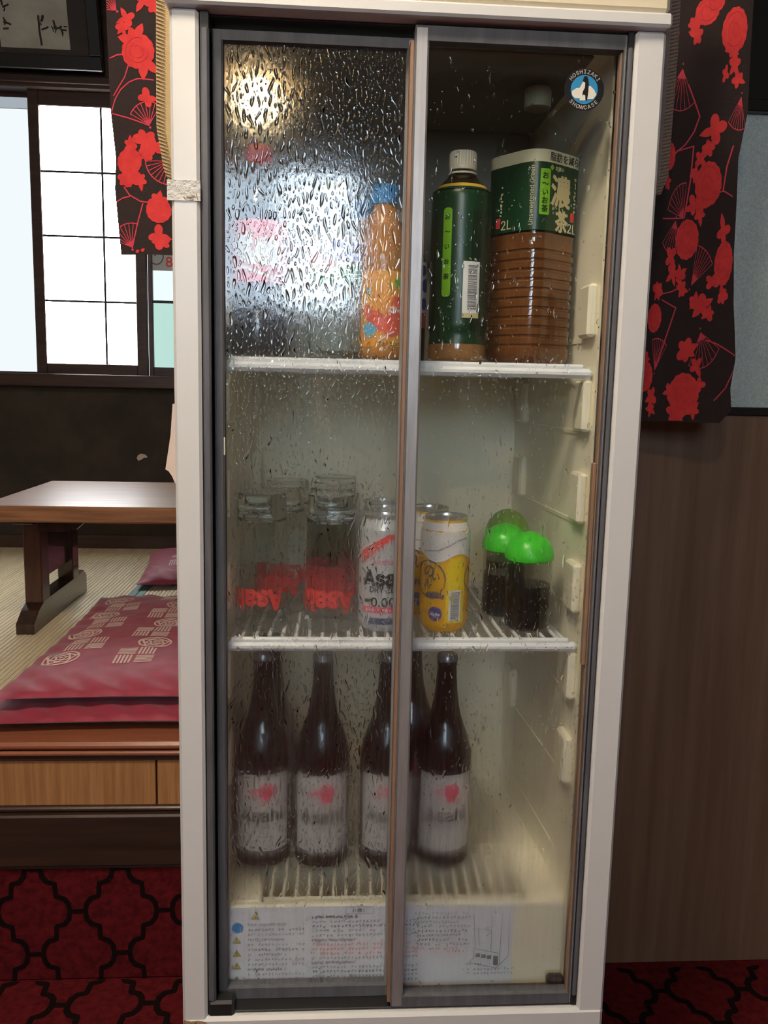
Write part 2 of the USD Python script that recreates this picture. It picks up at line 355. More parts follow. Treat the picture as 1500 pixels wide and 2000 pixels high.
GLYPHS = json.loads('''{"濃":[[23,-5,31,14,32,42,91,42,91,36,38,35,38,21,92,21,92,15,88,15,90,11,78,4,85,-1,93,-3,90,-8,83,-7,71,0,59,15,51,15,51,0,65,3,65,-3,44,-9,42,-2,45,1,45,15,38,15,31,-5,28,-8],[68,14,72,8,74,8,84,14],[33,74,49,75,49,81,55,81,55,75,65,75,65,81,71,81,71,75,88,75,88,46,33,46],[71,52,82,51,82,58,71,58],[71,70,72,62,81,62,82,70],[55,52,65,51,65,58,55,58],[55,63,65,62,65,70,55,70],[40,52,49,51,49,58,40,58],[40,63,49,62,49,70,40,70],[42,31,85,31,86,26,42,26],[9,74,11,79,14,79,28,69,25,64,23,64],[6,-2,21,28,23,29,26,22,14,-3,10,-6],[4,47,6,53,8,53,22,45,22,42,18,38]],"い":[[64,61,72,64,79,52,88,22,88,15,86,14,80,13,76,38,70,53],[14,27,12,67,21,67,21,34,23,21,28,10,32,7,36,7,41,12,46,27,52,21,46,5,40,-1,28,-1,19,9]],"茶":[[4,33,5,35,16,38,35,49,46,62,52,61,54,55,70,44,93,35,89,29,85,29,62,41,48,52,36,41,20,32,8,28],[6,64,6,71,26,71,27,81,34,80,34,71,62,71,62,81,69,81,69,71,90,71,90,64,69,64,69,55,62,55,61,64,34,64,34,55,26,55,26,64],[61,14,65,18,69,17,87,-1,81,-5],[17,22,17,29,44,29,44,42,52,42,52,29,79,29,79,22,52,22,52,-4,46,-9,35,-9,33,-4,33,-2,44,-2,44,22],[8,-1,24,13,26,18,33,16,28,7,15,-5]],"お":[[66,59,67,63,71,65,86,56,91,50,86,46,75,55],[10,9,10,15,13,21,23,30,31,34,31,51,12,51,12,59,31,58,31,77,39,77,38,59,58,63,58,55,38,52,38,36,57,40,68,39,75,36,81,30,83,25,83,15,80,8,72,1,64,-2,51,-3,49,1,49,5,64,6,70,9,75,15,74,27,64,33,52,33,38,29,38,1,33,-4,26,-4,19,-1],[19,10,23,5,31,5,31,25,26,24,19,18]],"〜":[[4,32,13,44,24,49,38,48,48,42,54,35,63,31,72,31,78,34,85,43,92,40,83,28,72,23,58,24,49,29,42,37,33,41,24,41,18,38,11,29]],"脂":[[44,80,51,79,51,65,74,71,81,75,87,70,71,63,51,59,52,49,82,49,85,53,85,61,87,61,92,59,90,47,86,43,80,42,56,42,47,44,44,47],[44,-8,44,34,87,34,87,-8,80,-8,79,-4,52,-4,51,-8],[51,3,80,2,80,12,51,12],[51,19,80,18,80,28,51,28],[3,-5,9,21,9,77,36,77,36,-3,30,-8,20,-8,19,-1,29,-1,29,23,16,24,13,5,9,-8],[17,48,16,31,29,31,29,48],[17,70,16,55,29,55,29,70]],"肪":[[3,-6,8,8,10,23,10,77,37,77,38,-1,43,2,50,14,55,43,55,57,40,57,40,64,63,64,59,78,62,80,66,80,68,77,70,71,68,64,92,64,92,57,62,57,62,43,88,43,86,7,84,-2,80,-7,66,-8,63,-7,61,-2,75,-1,78,3,79,36,61,36,57,11,50,-2,43,-9,37,-4,34,-8,30,-9,21,-9,20,-7,19,-2,30,-2,29,24,16,24,11,-6,9,-9],[18,70,17,54,30,54,30,70],[30,46,17,47,17,31,30,31]],"を":[[10,27,24,44,30,56,11,58,11,65,34,64,37,77,44,76,42,65,70,68,71,61,38,58,32,44,48,46,57,38,81,49,84,44,84,41,57,31,57,12,50,12,49,26,41,22,35,14,35,7,40,3,62,2,78,4,77,-4,42,-5,33,-2,28,3,27,14,30,20,37,27,49,33,49,37,44,40,37,40,29,37,16,23]],"減":[[20,-5,24,1,29,21,30,65,65,65,64,80,71,80,71,65,86,65,81,72,74,76,74,78,79,80,84,77,90,71,87,66,91,65,91,58,72,58,72,48,74,28,75,28,83,50,89,49,88,41,77,17,77,13,84,0,87,3,88,15,93,12,90,-5,87,-8,81,-8,76,-3,71,7,55,-8,50,-4,50,-2,63,7,69,16,64,58,36,58,36,26,32,4,26,-9],[40,45,40,51,63,51,63,45],[41,38,63,37,62,11,46,11,46,6,41,5],[47,32,46,17,57,17,57,32],[9,77,13,80,27,72,28,69,23,64,20,68,10,73],[5,-3,18,29,22,28,24,23,13,-5,9,-6],[4,48,7,53,10,53,23,46,23,43,18,39]],"ら":[[17,19,22,58,30,58,26,31,45,41,63,42,75,37,80,31,82,24,81,14,78,8,72,2,55,-4,31,-4,29,4,50,3,60,5,69,10,73,16,74,23,72,29,66,34,44,34,32,28,26,22,25,18],[30,68,32,75,34,75,69,68,69,64,68,61,65,60]],"す":[[9,56,9,63,52,64,52,76,60,76,60,64,89,64,89,57,60,57,60,40,63,33,62,18,57,8,50,1,36,-6,34,-6,28,1,42,5,52,16,41,15,36,17,30,24,29,35,31,40,37,46,42,48,52,47,52,57],[37,29,40,23,50,22,54,27,55,35,52,40,42,41,37,36]],"ノ":[[14,4,34,15,51,31,61,48,68,71,77,69,68,44,57,25,43,11,22,-2]],"ン":[[18,-2,14,6,36,11,55,21,71,35,83,54,85,54,88,49,87,43,80,33,58,13,41,4,22,-2],[17,63,22,70,42,55,46,49,40,44,28,56]],"ア":[[12,61,12,70,86,69,89,66,77,47,64,35,57,40,73,54,77,62],[23,-4,18,2,24,4,35,13,40,22,43,38,42,52,51,52,50,29,44,12,34,1,26,-4]],"ル":[[50,1,50,71,59,71,59,10,73,17,86,32,90,29,91,25,80,13,63,1,56,-3],[7,1,19,15,24,27,26,45,25,71,34,71,33,36,29,17,22,5,14,-3]],"コ":[[15,12,73,13,73,57,17,57,17,65,81,65,81,-2,73,-2,72,4,15,4]],"ー":[[10,41,86,41,86,32,10,32]],"の":[[8,28,11,44,17,54,29,64,44,69,62,68,74,62,82,53,87,40,87,25,81,11,71,2,54,-4,50,-3,47,3,56,4,67,9,73,14,79,26,78,44,70,56,60,61,53,61,46,26,38,10,31,4,23,3,14,9,9,20],[17,39,17,20,22,13,28,12,32,15,41,36,45,61,37,60,24,51]],"願":[[75,3,77,6,81,7,93,-4,93,-6,87,-8],[51,70,51,76,92,76,92,70,75,70,73,65,73,61,89,61,89,9,54,9,54,61,66,61,67,69],[60,16,83,15,83,25,60,25],[60,31,82,30,83,40,60,40],[60,46,82,45,83,55,60,55],[46,-5,61,7,68,4,51,-9],[45,4,41,19,46,20,51,4],[3,-4,8,18,9,76,49,76,49,70,38,70,35,62,36,60,48,60,48,25,37,25,36,-7,25,-9,23,-6,23,-3,31,-3,31,24,20,25,20,60,29,60,29,70,15,70,14,15,9,-6,7,-7],[26,31,42,30,42,40,26,40],[27,55,26,45,42,45,42,55],[15,1,21,20,26,19,25,10,21,0,19,-1]]}''')


def glyph(ch, h, fat=0.0):
    """A Japanese character h tall, from an outline table."""
    out = Polygon()
    for ring in GLYPHS[ch]:
        out = out.symmetric_difference(Polygon(np.array(ring, float).reshape(-1, 2)).buffer(0))
    out = out.buffer(fat)
    return affinity.scale(out, h / 96, h / 96, origin=(0, 0))


def place(g, x, y, rot=0.0, centre=True):
    if centre:
        a, b, c, d = g.bounds
        g = affinity.translate(g, -(a + c) / 2, -(b + d) / 2)
    return affinity.translate(affinity.rotate(g, rot, origin=(0, 0)), x, y)


def column(chars, h, x, ytop, fat=0.0, pitch=1.08):
    return unary_union([place(glyph(c, h, fat), x, ytop - h * (.5 + i * pitch)) for i, c in enumerate(chars)])


def row(chars, h, x, y, fat=0.0, pitch=1.05):
    return unary_union([place(glyph(c, h, fat), x + h * (.5 + i * pitch), y) for i, c in enumerate(chars)])


def on_cyl(geom, R, off=.0003, depth=.0003, a0=0.0, step=.006):
    """A flat print bent round a bottle: x runs round the front (facing -y), y is height. R: radius or function of height."""
    m = flat(geom, depth, step)
    s, z, t = m.vertices.T
    rr = (R(z) if callable(R) else R) + off + t
    R0 = float(np.mean(R(z))) if callable(R) else R
    th = a0 + s / R0
    v = np.stack([rr * np.sin(th), -rr * np.cos(th), z], 1)
    return trimesh.Trimesh(v, m.faces, process=False)


def scribble(x0, y0, w, h, n, seed, thick=.12):
    """A line of small illegible strokes, as the photo shows print too small to read."""
    g = np.random.default_rng(seed)
    out = []
    step = w / n
    for i in range(n):
        if g.random() < .1:
            continue
        cx = x0 + step * (i + .5)
        for k in range(3):
            a = g.choice([0, 0, PI / 2, PI / 2, .8])
            L = h * g.uniform(.35, .8) * .5
            px, py = cx + g.uniform(-.2, .2) * step, y0 + h * g.uniform(.2, .8)
            out.append(LineString([(px - L * math.cos(a), py - L * math.sin(a)), (px + L * math.cos(a), py + L * math.sin(a))]).buffer(h * thick, cap_style=2, quad_segs=1))
    return unary_union(out)

# ------------------------------------------------------------------ the setting
ZT, YR, YW, CEIL = .54, .567, 2.708, 2.95     # tatami level, step front, back wall, ceiling
X0, X1, YF = -2.6, 1.95, -3.5


def struct(name, mesh, m, label, cat, parent='/World', smooth=35):
    return obj(name, mesh, m, parent, label, cat, kind='structure', smooth=smooth) if parent == '/World' else obj(name, mesh, m, parent, smooth=smooth)


floor = struct('floor', cham(X0, X1, YF, YR + .30, -.05, 0, .001), 'carpet', 'dark red patterned carpet on the dining room floor', 'floor')


def quatrefoil_lines(x0, x1, y0, y1, px, py, ox=0.0, oy=0.0, w=.0095):
    """The black ogee outline of the carpet: one quarter curve, mirrored and repeated."""
    q = np.array([(235, 0), (228, -45), (200, -78), (145, -92), (142, -130), (139, -168), (90, -182), (62, -212), (50, -260)], float)
    q[:, 0] *= px / 570
    q[:, 1] *= py / 520
    lines = []
    for i in range(int((x1 - x0) / px) + 4):
        for j in range(int((y1 - y0) / py) + 4):
            for k in (0, 1):
                cx, cy = x0 + ox + (i - 1 + .5 * k) * px, y0 + oy + (j - 1 + .5 * k) * py
                for sx in (-1, 1):
                    for sy in (-1, 1):
                        lines.append(LineString(q * [sx, sy] + [cx, cy]))
                lines.append(LineString([(cx + 235 * px / 570, cy), (cx + 335 * px / 570, cy)]))
    g = unary_union([l.buffer(w / 2, cap_style=2, quad_segs=2) for l in lines])
    return g.intersection(rect(x0, y0, x1, y1))


fl = flat(quatrefoil_lines(-1.5, 1.5, -.35, YR - .003, .183, .195, .02, .06, .012), .0015)
obj('carpet_outline', fl, 'carpet_dark', floor, label='black ogee outline woven into the carpet', smooth=False)

step = thing('platform_step', 'raised wooden platform edge with carpeted riser left of the cooler', 'step', (X0, YR, 0), kind='structure')
riser = obj('carpet_riser', cham(X0, .36, YR, YR + .04, 0, .266, .004), 'carpet', step)
m = flat(quatrefoil_lines(-1.9, .3, .002, .262, .183, .1975, .073, .16), .0015)
m.apply_transform(np.array([[1, 0, 0, 0], [0, 0, -1, YR], [0, 1, 0, 0], [0, 0, 0, 1.0]]))
obj('carpet_outline', m, 'carpet_dark', riser, smooth=False)
obj('carpet_nosing', cham(X0, .36, YR - .006, YR + .02, .262, .269, .002), 'kick_wood', step)
obj('kick_board', cham(X0, .36, YR - .012, YR + .03, .270, .386, .004), 'kick_wood', step)
obj('kick_moulding', cham(X0, .36, YR + .002, YR + .03, .387, .397, .003), 'dark_wood', step)
obj('fascia_panel', cham(-1.70, -.471, YR + .012, YR + .03, .397, .499, .0015), 'fascia_wood', step)
obj('fascia_panel', cham(-.467, .36, YR + .012, YR + .03, .397, .499, .0015), 'fascia_wood', step)
obj('fascia_panel', cham(X0, -1.704, YR + .012, YR + .03, .397, .499, .0015), 'fascia_wood', step)
obj('fascia_backing', cham(X0, .36, YR + .03, YR + .05, .0, .52, .002), 'leg_red', step)
obj('upper_moulding', cham(X0, .36, YR + .006, YR + .035, .499, .512, .002), 'dark_wood', step)
obj('bead', rod((X0, YR + .004, .517), (.36, YR + .004, .517), .0055, 12), 'gloss_wood', step)
obj('edge_beam', cham(X0, .36, YR, YR + .115, .524, ZT + .001, .006), 'gloss_wood', step)
obj('platform_floor', cham(X0, .36, YR + .05, YW, .46, .512, .002), 'dark_wood', step)


def tatami(x0, x1, y0, y1, label):
    t = thing('tatami_mat', label, 'tatami mat', ((x0 + x1) / 2, (y0 + y1) / 2, .512), group='tatami mats on the platform')
    b = .026
    n = int((x1 - x0 - 2 * b) / .0135)
    xs = np.concatenate([[x0 + b + (x1 - x0 - 2 * b) / n * (i + q) for q in (0, .13, .5, .87)] for i in range(n)] + [[x1 - b]])
    zs = ZT + np.where(np.arange(n * 4 + 1) % 4 == 0, -.0042, np.where(np.arange(n * 4 + 1) % 4 == 2, .0004, 0.0))
    v = np.array([(x, y, z) for y in (y0, y1) for x, z in zip(xs, zs)])
    k = len(xs)
    f = [(i, i + 1, k + i + 1) for i in range(k - 1)] + [(i, k + i + 1, k + i) for i in range(k - 1)]
    base = cham(x0 + b, x1 - b, y0, y1, .512, ZT - .005, .001)
    obj('woven_surface', trimesh.util.concatenate([trimesh.Trimesh(v, f, process=False), base]), 'tatami', t, smooth=60)
    for a in (x0, x1 - b):
        obj('border_strip', cham(a + .0005, a + b - .0005, y0, y1, .512, ZT + .0012, .001), 'tatami_border', t)
    return t


tatami(X0 + .002, -1.721, YR + .117, YW - .002, 'straw tatami mat at the far left end of the platform')
tatami(-1.72, -.793, YR + .117, YW - .002, 'straw tatami mat carrying the leg of the low table')
tatami(-.792, .13, YR + .117, YW - .002, 'straw tatami mat under the stacked red cushions')

wb = thing('wall_back', 'dark sandy plaster wall with the windows behind the low table', 'wall', (X0, YW, ZT), kind='structure')
obj('lower_wall', cham(X0, .36, YW, YW + .08, .46, 1.262, .002), 'sand_wall', wb)
obj('upper_wall', cham(X0, .36, YW - .03, YW + .08, 2.50, CEIL, .002), 'lintel_wood', wb)  # dark tone paints the shade above the windows
obj('skirting', cham(X0, .36, YW - .012, YW + .01, .53, .60, .003), 'dark_wood', wb)
chip = Polygon([(-.040, 0), (-.030, .022), (-.008, .034), (.020, .028), (.038, .012), (.030, .004), (.012, .006), (.0, -.006), (-.018, -.014), (-.026, -.02)])
m = flat(affinity.scale(chip, .62, .62, origin=(0, 0)), .001)
m.apply_transform(np.array([[1, 0, 0, -.953], [0, 0, -1, YW - .0004], [0, 1, 0, .951], [0, 0, 0, 1.0]]))
obj('plaster_chip', m, 'plaster_chip', wb, label='pale chip where the plaster has come off', smooth=False)
struct('trim_1', [cham(X0, .36, YW - .055, YW + .06, 1.262, 1.318, .004)], 'dark_wood', 'dark wooden sill below the bright windows', 'window sill')
struct('trim_2', [cham(X0, .36, YW - .06, YW + .06, 2.483, 2.535, .004), cham(X0, .36, YW - .075, YW - .02, 2.500, 2.507, .001)], 'lintel_wood', 'dark lintel beam along the top of the windows', 'lintel')


def window(name, label, x0, x1, y, z0, z1, st, rail_b, rail_t, pane, stile='dark_wood', sides=(1, 1)):
    w = thing(name, label, 'window', ((x0 + x1) / 2, y, z0), kind='structure')
    if sides[0]:
        obj('stile', cham(x0, x0 + st, y - .016, y + .016, z0, z1, .002), stile, w)
    if sides[1]:
        obj('stile', cham(x1 - st, x1, y - .016, y + .016, z0, z1, .002), stile, w)
    a, b = x0 + st * sides[0], x1 - st * sides[1]
    obj('rail', cham(a, b, y - .015, y + .015, z0, z0 + rail_b, .002), stile, w)
    obj('rail', cham(a, b, y - .015, y + .015, z1 - rail_t, z1, .002), stile, w)
    for zb, zt_, mm in pane:
        obj('pane', cham(a, b, y + .002, y + .006, zb, zt_, .0005), mm, w)
    return w


w1 = window('window_1', 'plain frosted white window pane left of the dark window post', X0, -1.39, YW + .03, 1.318, 2.484, .04, .006, .062, [(1.324, 2.422, 'lit_pane_left'), ], sides=(1, 0))
obj('blind_band', cham(X0 + .04, -1.39, YW + .01, YW + .02, 2.421, 2.462, .001), 'lit_pane_grey', w1)
w2 = window('window_2', 'sliding window with thin lattice bars beside the dark post', -1.391, -.916, YW - .012, 1.318, 2.484, .044, .044, .06, [(1.362, 2.424, 'lit_pane')])
obj('muntin', cham(-1.097, -1.089, YW - .020, YW - .010, 1.362, 2.424, .001), 'black_frame', w2)
for z in (2.163, 1.900, 1.629):
    obj('muntin', cham(-1.347, -.960, YW - .0195, YW - .0105, z - .004, z + .004, .001), 'black_frame', w2)
w3 = window('window_3', 'frosted window pane with greenish lower half behind the noren', -.918, .30, YW + .03, 1.318, 2.484, .02, .038, .06, [(1.645, 2.424, 'lit_pane_soft'), (1.356, 1.637, 'lit_pane_green')], sides=(1, 1))
obj('muntin', cham(-.898, .28, YW + .020, YW + .032, 1.635, 1.646, .001), 'black_frame', w3)

po = thing('poster', 'grey poster with a red figure on the window by the noren', 'poster', (-.80, YW + .026, 1.775))
obj('sheet', cham(-.904, -.66, YW + .024, YW + .0255, 1.774, 2.10, .0004), 'poster_grey', po)
g = place(text_shape('8', .040, True), -.826, 1.812)
m = flat(g, .0004)
m.apply_transform(np.array([[1, 0, 0, 0], [0, 0, -1, YW + .0238], [0, 1, 0, 0], [0, 0, 0, 1.0]]))
obj('red_figure', m, 'red_ink', po, smooth=False)
arc = LineString([(-.893 + .03 * math.cos(t) + .012, 1.838 + .038 * math.sin(t)) for t in np.linspace(-2.1, .9, 14)]).buffer(.003)
m = flat(unary_union([arc, Point(-.886, 1.838).buffer(.004)]), .0004)
m.apply_transform(np.array([[1, 0, 0, 0], [0, 0, -1, YW + .0238], [0, 1, 0, 0], [0, 0, 0, 1.0]]))
obj('brush_stroke', m, 'grey_ink', po, smooth=False)

struct('wall_left', cham(X0 - .08, X0, YF, YW + .1, -.05, CEIL, .002), 'wall_paint', 'plain wall at the far left of the room', 'wall')
struct('wall_side', cham(X1, X1 + .08, YF, YR + .2, -.05, CEIL, .002), 'wall_paint', 'plain wall at the far right of the dining room', 'wall')
struct('wall_partition', cham(.36, .40, YR + .09, YW + .08, 0, CEIL, .002), 'sand_wall', 'partition closing the platform room on the right', 'wall')
wr = thing('wall_right', 'brown wood grain wall panel below the textured glass', 'wall', (.9, .60, 0), kind='structure')
obj('panel', cham(.36, X1, .585, .64, -.01, 1.248, .001), 'wood_laminate', wr)
obj('upper_wall', cham(.36, X1, .585, .64, 1.862, CEIL, .001), 'black_frame', wr)
w4 = thing('window_4', 'textured grey glass in a black frame right of the noren', 'window', (.95, .60, 1.248), kind='structure')
obj('rail', cham(.40, X1, .578, .62, 1.246, 1.263, .002), 'black_frame', w4)
obj('rail', cham(.40, X1, .578, .62, 1.843, 1.866, .002), 'black_frame', w4)
obj('stile', cham(.36, .43, .578, .62, 1.263, 1.843, .002), 'black_frame', w4)
obj('pane', cham(.43, X1, .598, .604, 1.263, 1.843, .0005), 'textured_glass', w4)
obj('back_panel', cham(.40, X1, .625, .64, 1.248, 1.862, .0005), 'black_frame', w4)
struct('ceiling', cham(X0, X1, YF, YW + .08, CEIL, CEIL + .05, .002), 'ceiling_board', 'brown board ceiling above the room', 'ceiling')

# the wall behind the camera with the street window that the cooler's glass mirrors
wf = thing('wall_front', 'wall behind the camera with the street window', 'wall', (0, YF, 0), kind='structure')
SX0, SX1, SZ0, SZ1 = -1.05, .04, 1.68, 2.44
for k, (a, b, c, d) in enumerate([(X0, SX0, 0, CEIL), (SX1, X1, 0, CEIL), (SX0, SX1, 0, SZ0), (SX0, SX1, SZ1, CEIL)]):
    obj('wall_section', cham(a, b, YF - .08, YF, c, d, .001), 'wall_paint', wf)
w5 = thing('window_5', 'daylit street window in the wall behind the camera', 'window', (-.6, YF, SZ0), kind='structure')
obj('pane', cham(-.43, SX1, YF - .05, YF - .045, SZ0, SZ1, .0005), 'street_pane', w5)
obj('pane', cham(SX0, -.431, YF - .05, YF - .045, SZ0, SZ1, .0005), 'street_pane_dim', w5)
obj('rail', cham(SX0, SX1, YF - .044, YF - .01, SZ0, SZ0 + .03, .002), 'dark_wood', w5)
obj('rail', cham(SX0, SX1, YF - .044, YF - .01, SZ1 - .03, SZ1, .002), 'dark_wood', w5)
for x in (SX0, -.445, SX1 - .03):
    obj('stile', cham(x, x + .03, YF - .044, YF - .01, SZ0, SZ1, .002), 'dark_wood', w5)

pl = thing('pendant_lamp', 'warm pendant lamp mirrored in the wet left pane', 'lamp', (-.37, -1.8, 2.23))
bulb = trimesh.creation.icosphere(3, .055)
bulb.apply_translation((-.37, -1.8, 2.23))
obj('bulb', bulb, 'bulb', pl)
sh = lathe(spline([(.02, .13), (.05, .125), (.11, .085), (.15, .045), (.148, .043), (.105, .078), (.048, .117), (.02, .12)], 4), 40)
sh.apply_translation((-.37, -1.8, 2.23))
obj('shade', sh, 'lamp_shade', pl)
obj('cord', rod((-.37, -1.8, 2.35), (-.37, -1.8, CEIL), .004), 'black_frame', pl)
cl = thing('ceiling_lamp', 'warm square ceiling lamp over the dining room behind the camera', 'lamp', (-.6, -.9, CEIL))
obj('housing', cham(-.88, -.32, -1.18, -.62, CEIL - .05, CEIL, .01), 'lamp_shade', cl)
obj('diffuser', cham(-.85, -.35, -1.15, -.65, CEIL - .062, CEIL - .049, .004), 'ceiling_diffuser', cl)

# ------------------------------------------------------------------ the glass-door cooler
FX, FZ0, FZ1, FD = .315, .364, 1.746, .55
fr = thing('display_cooler', 'white upright glass-door drinks cooler with fogged sliding doors', 'refrigerator', (0, .275, 0))
obj('cabinet_side', cham(-FX, -FX + .04, .02, FD, .02, FZ1, .006), 'white_steel', fr)
obj('cabinet_side', cham(FX - .04, FX, .02, FD, .02, FZ1, .006), 'white_steel', fr)
obj('cabinet_back', cham(-FX + .04, FX - .04, FD - .04, FD, .02, FZ1, .004), 'white_steel', fr)
obj('front_post', cham(-FX, -.279, -.002, .03, .30, FZ1, .004), 'white_steel', fr)
obj('front_post', cham(.275, FX, -.002, .03, .30, FZ1, .004), 'white_steel', fr)
obj('bottom_bar', cham(-FX, FX, -.004, .05, .300, FZ0 - .001, .005), 'white_steel', fr)
obj('front_grille', [cham(-FX, FX, .002, .03, .03 + .045 * k, .068 + .045 * k, .004) for k in range(6)], 'white_steel', fr)
obj('top_cap', cham(-FX - .004, FX + .002, -.014, FD, FZ1 + .0005, FZ1 + .0175, .003), 'white_steel', fr)
obj('header_panel', cham(-FX - .002, FX + .001, -.008, FD, FZ1 + .0185, 2.0, .006), 'cream_panel', fr)
obj('foot', [rod((sx * .27, sy, 0), (sx * .27, sy, .03), .02, 16) for sx in (-1, 1) for sy in (.06, .49)], 'black_track', fr)
rs = Polygon([(0, 0), (.012, .002), (.034, .0), (.034, .004), (.022, .0075), (.012, .006), (.0, .009)])
m = flat(rs, .0006)
m.apply_transform(np.array([[1, 0, 0, -.314], [0, 0, -1, -.0045], [0, 1, 0, .3535], [0, 0, 0, 1.0]]))
obj('rust_mark', m, 'rust', fr, label='brown rust mark at the lower left corner', smooth=False)
# black guide channel in which the doors slide
ch = obj('guide_channel', [cham(-.279, -.2665, .004, .05, FZ0, FZ1, .001), cham(.2665, .275, .004, .05, FZ0, FZ1, .001),
                           cham(-.279, .275, .016, .052, 1.7435, FZ1, .001), cham(-.279, .275, .006, .052, FZ0 - .0005, FZ0 + .003, .001)], 'black_track', fr)
obj('jamb_strip', cham(-.2785, -.2665, .002, .030, FZ0 + .02, 1.728, .003), 'dark_rail', fr)
obj('jamb_strip', cham(.2665, .2748, .002, .030, FZ0 + .015, 1.728, .003), 'dark_rail', fr)
obj('corner_block', cham(-.279, -.240, .0005, .024, FZ0 - .004, FZ0 + .022, .004), 'black_track', fr)
obj('corner_block', cham(.236, .262, .026, .044, FZ0 + .003, FZ0 + .028, .004), 'black_track', fr)

# inner liner
LX, LB, IY0, IY1, IZ0, IZ1 = .2655, .243, .056, .47, .36, 1.738


def quad_slab(pts, t):
    """A slab on a quad (4 points), thickened by vector t."""
    p = np.array(pts, float)
    return trimesh.convex.convex_hull(np.vstack([p, p + np.array(t, float)]))


inner = obj('inner_liner', [quad_slab([(-LX, IY0, IZ0), (-LB, IY1, IZ0), (-LB, IY1, IZ1), (-LX, IY0, IZ1)], (-.006, 0, 0)),
                            quad_slab([(LX, IY0, IZ0), (LB, IY1, IZ0), (LB, IY1, IZ1), (LX, IY0, IZ1)], (.006, 0, 0)),
                            cham(-LX, LX, IY1, IY1 + .01, IZ0, IZ1, .001), cham(-LX, LX, IY0, IY1, IZ1, IZ1 + .005, .001)], 'liner', fr, smooth=20)
obj('cooling_unit_cover', cham(-.236, .236, .405, .468, 1.50, 1.737, .008), 'unit_cover', inner)  # added box, its dark colour paints the shade at the top back
obj('ceiling_panel', cham(-.240, .240, .06, .404, 1.732, 1.7375, .002), 'unit_cover', inner)  # the shade under the cooler top is put into this dark colour
obj('inner_floor', [cham(-LX, LX, IY0, IY0 + .012, IZ0 - .01, .503, .003), cham(-LX, -.206, IY0 + .0121, IY1, .36, .5028, .003), cham(.205, LX, IY0 + .0121, IY1, .36, .5028, .003),
                    cham(-.21, .21, .20, IY1, .36, .494, .003)], 'liner', inner)
obj('drain_well', cham(-.206, .205, IY0 + .012, .20, .36, .425, .002), 'black_void', inner)
for sx in (-1, 1):
    for yb, wd in ((.062, .05), (.375, .05)):
        for k in range(8):
            zc = 1.4015 - .1345 * k
            if zc < .60:
                continue
            xo = LX + (LB - LX) * (yb - IY0) / (IY1 - IY0)
            obj('shelf_pad', cham(min(sx * xo, sx * (xo - .014)), max(sx * xo, sx * (xo - .014)), yb, yb + wd, zc - .037, zc + .037, .004), 'liner', inner)
    for k in range(8):
        zc = 1.4015 - .1345 * k
        xo = LX + (LB - LX) * .45
        obj('shelf_ledge', quad_slab([(sx * (LX - .0030), .115, zc - .043), (sx * (LX - .0168), .372, zc - .043), (sx * (LX - .0168), .372, zc - .037), (sx * (LX - .0030), .115, zc - .037)], (-sx * .0018, 0, 0)), 'liner', inner)

# sliding doors: frame, pane, water drops


def frame_ring(x0, x1, y0, y1, z0, z1, w, rb, rt):
    g = rect(x0, z0, x1, z1).difference(rect(x0 + w, z0 + rb, x1 - w, z1 - rt))
    m_ = trimesh.creation.extrude_polygon(g, y1 - y0, engine='earcut')
    m_.apply_transform(np.array([[1, 0, 0, 0], [0, 0, -1, y1], [0, 1, 0, 0], [0, 0, 0, 1.0]]))
    return m_


def door(x0, x1, y, m_left, m_right, wl, wr_, zb, zt_, rb, rt):
    d = obj('sliding_door', frame_ring(x0 + .0005, x1 - .0005, y, y + .020, zb, zt_, .004, rb, rt), 'dark_rail', fr, smooth=False)
    obj('stile', cham(x0, x0 + wl, y - .0005, y + .0205, zb, zt_ - .0005, .0025), m_left, d)
    obj('stile', cham(x1 - wr_, x1, y - .0005, y + .0205, zb, zt_ - .0005, .0025), m_right, d)
    return d


dl = door(-.2665, -.004, .030, 'dark_rail', 'grey_stile', .0135, .012, .3675, 1.7350, .017, .0125)
drr = door(-.0085, .2662, .0045, 'grey_stile', 'grey_stile', .0185, .0042, .3675, 1.7415, .0165, .018)
obj('side_gasket', cham(-.0138, -.0087, .0055, .026, .375, 1.724, .0008), 'brown_gasket', drr)
obj('side_gasket', cham(.2590, .2619, .0075, .019, .375, 1.722, .0008), 'brown_gasket', drr)
obj('finger_grip', cham(.2540, .2590, .0060, .018, .90, 1.19, .0012), 'brown_gasket', drr)
obj('finger_grip', cham(-.2545, -.2525, .029, .034, 1.19, 1.215, .0008), 'cream_plastic', dl)
def film(xr, y, z0, z1):
    return trimesh.Trimesh([(xr[0], y, z0), (xr[1], y, z0), (xr[1], y, z1), (xr[0], y, z1)], [(0, 1, 2), (0, 2, 3)], process=False)


def open_pane(xr, ya, yb, z0, z1):
    """The glass behind the film: back face and the four edges (the film is its front face)."""
    v = [(x, y, z) for y in (ya, yb) for x, z in ((xr[0], z0), (xr[1], z0), (xr[1], z1), (xr[0], z1))]
    f = [(4, 6, 5), (4, 7, 6)]
    for i in range(4):
        j = (i + 1) % 4
        f += [(i, j + 4, j), (i, i + 4, j + 4)]
    return trimesh.Trimesh(v, f, process=False)


PL, PR = (-.2535, -.0155), (.0095, .2595)
obj('glass_pane', open_pane(PL, .0385, .0425, .384, 1.724), 'door_glass', dl, smooth=False)
obj('condensation_film', film(PL, .0384, .384, 1.7225), 'fog_wet', dl, kind='stuff', smooth=False)
obj('glass_pane', open_pane(PR, .0125, .0165, .383, 1.725), 'door_glass', drr, smooth=False)
obj('condensation_film', film(PR, .0124, .383, 1.7235), 'fog_light', drr, kind='stuff', smooth=False)


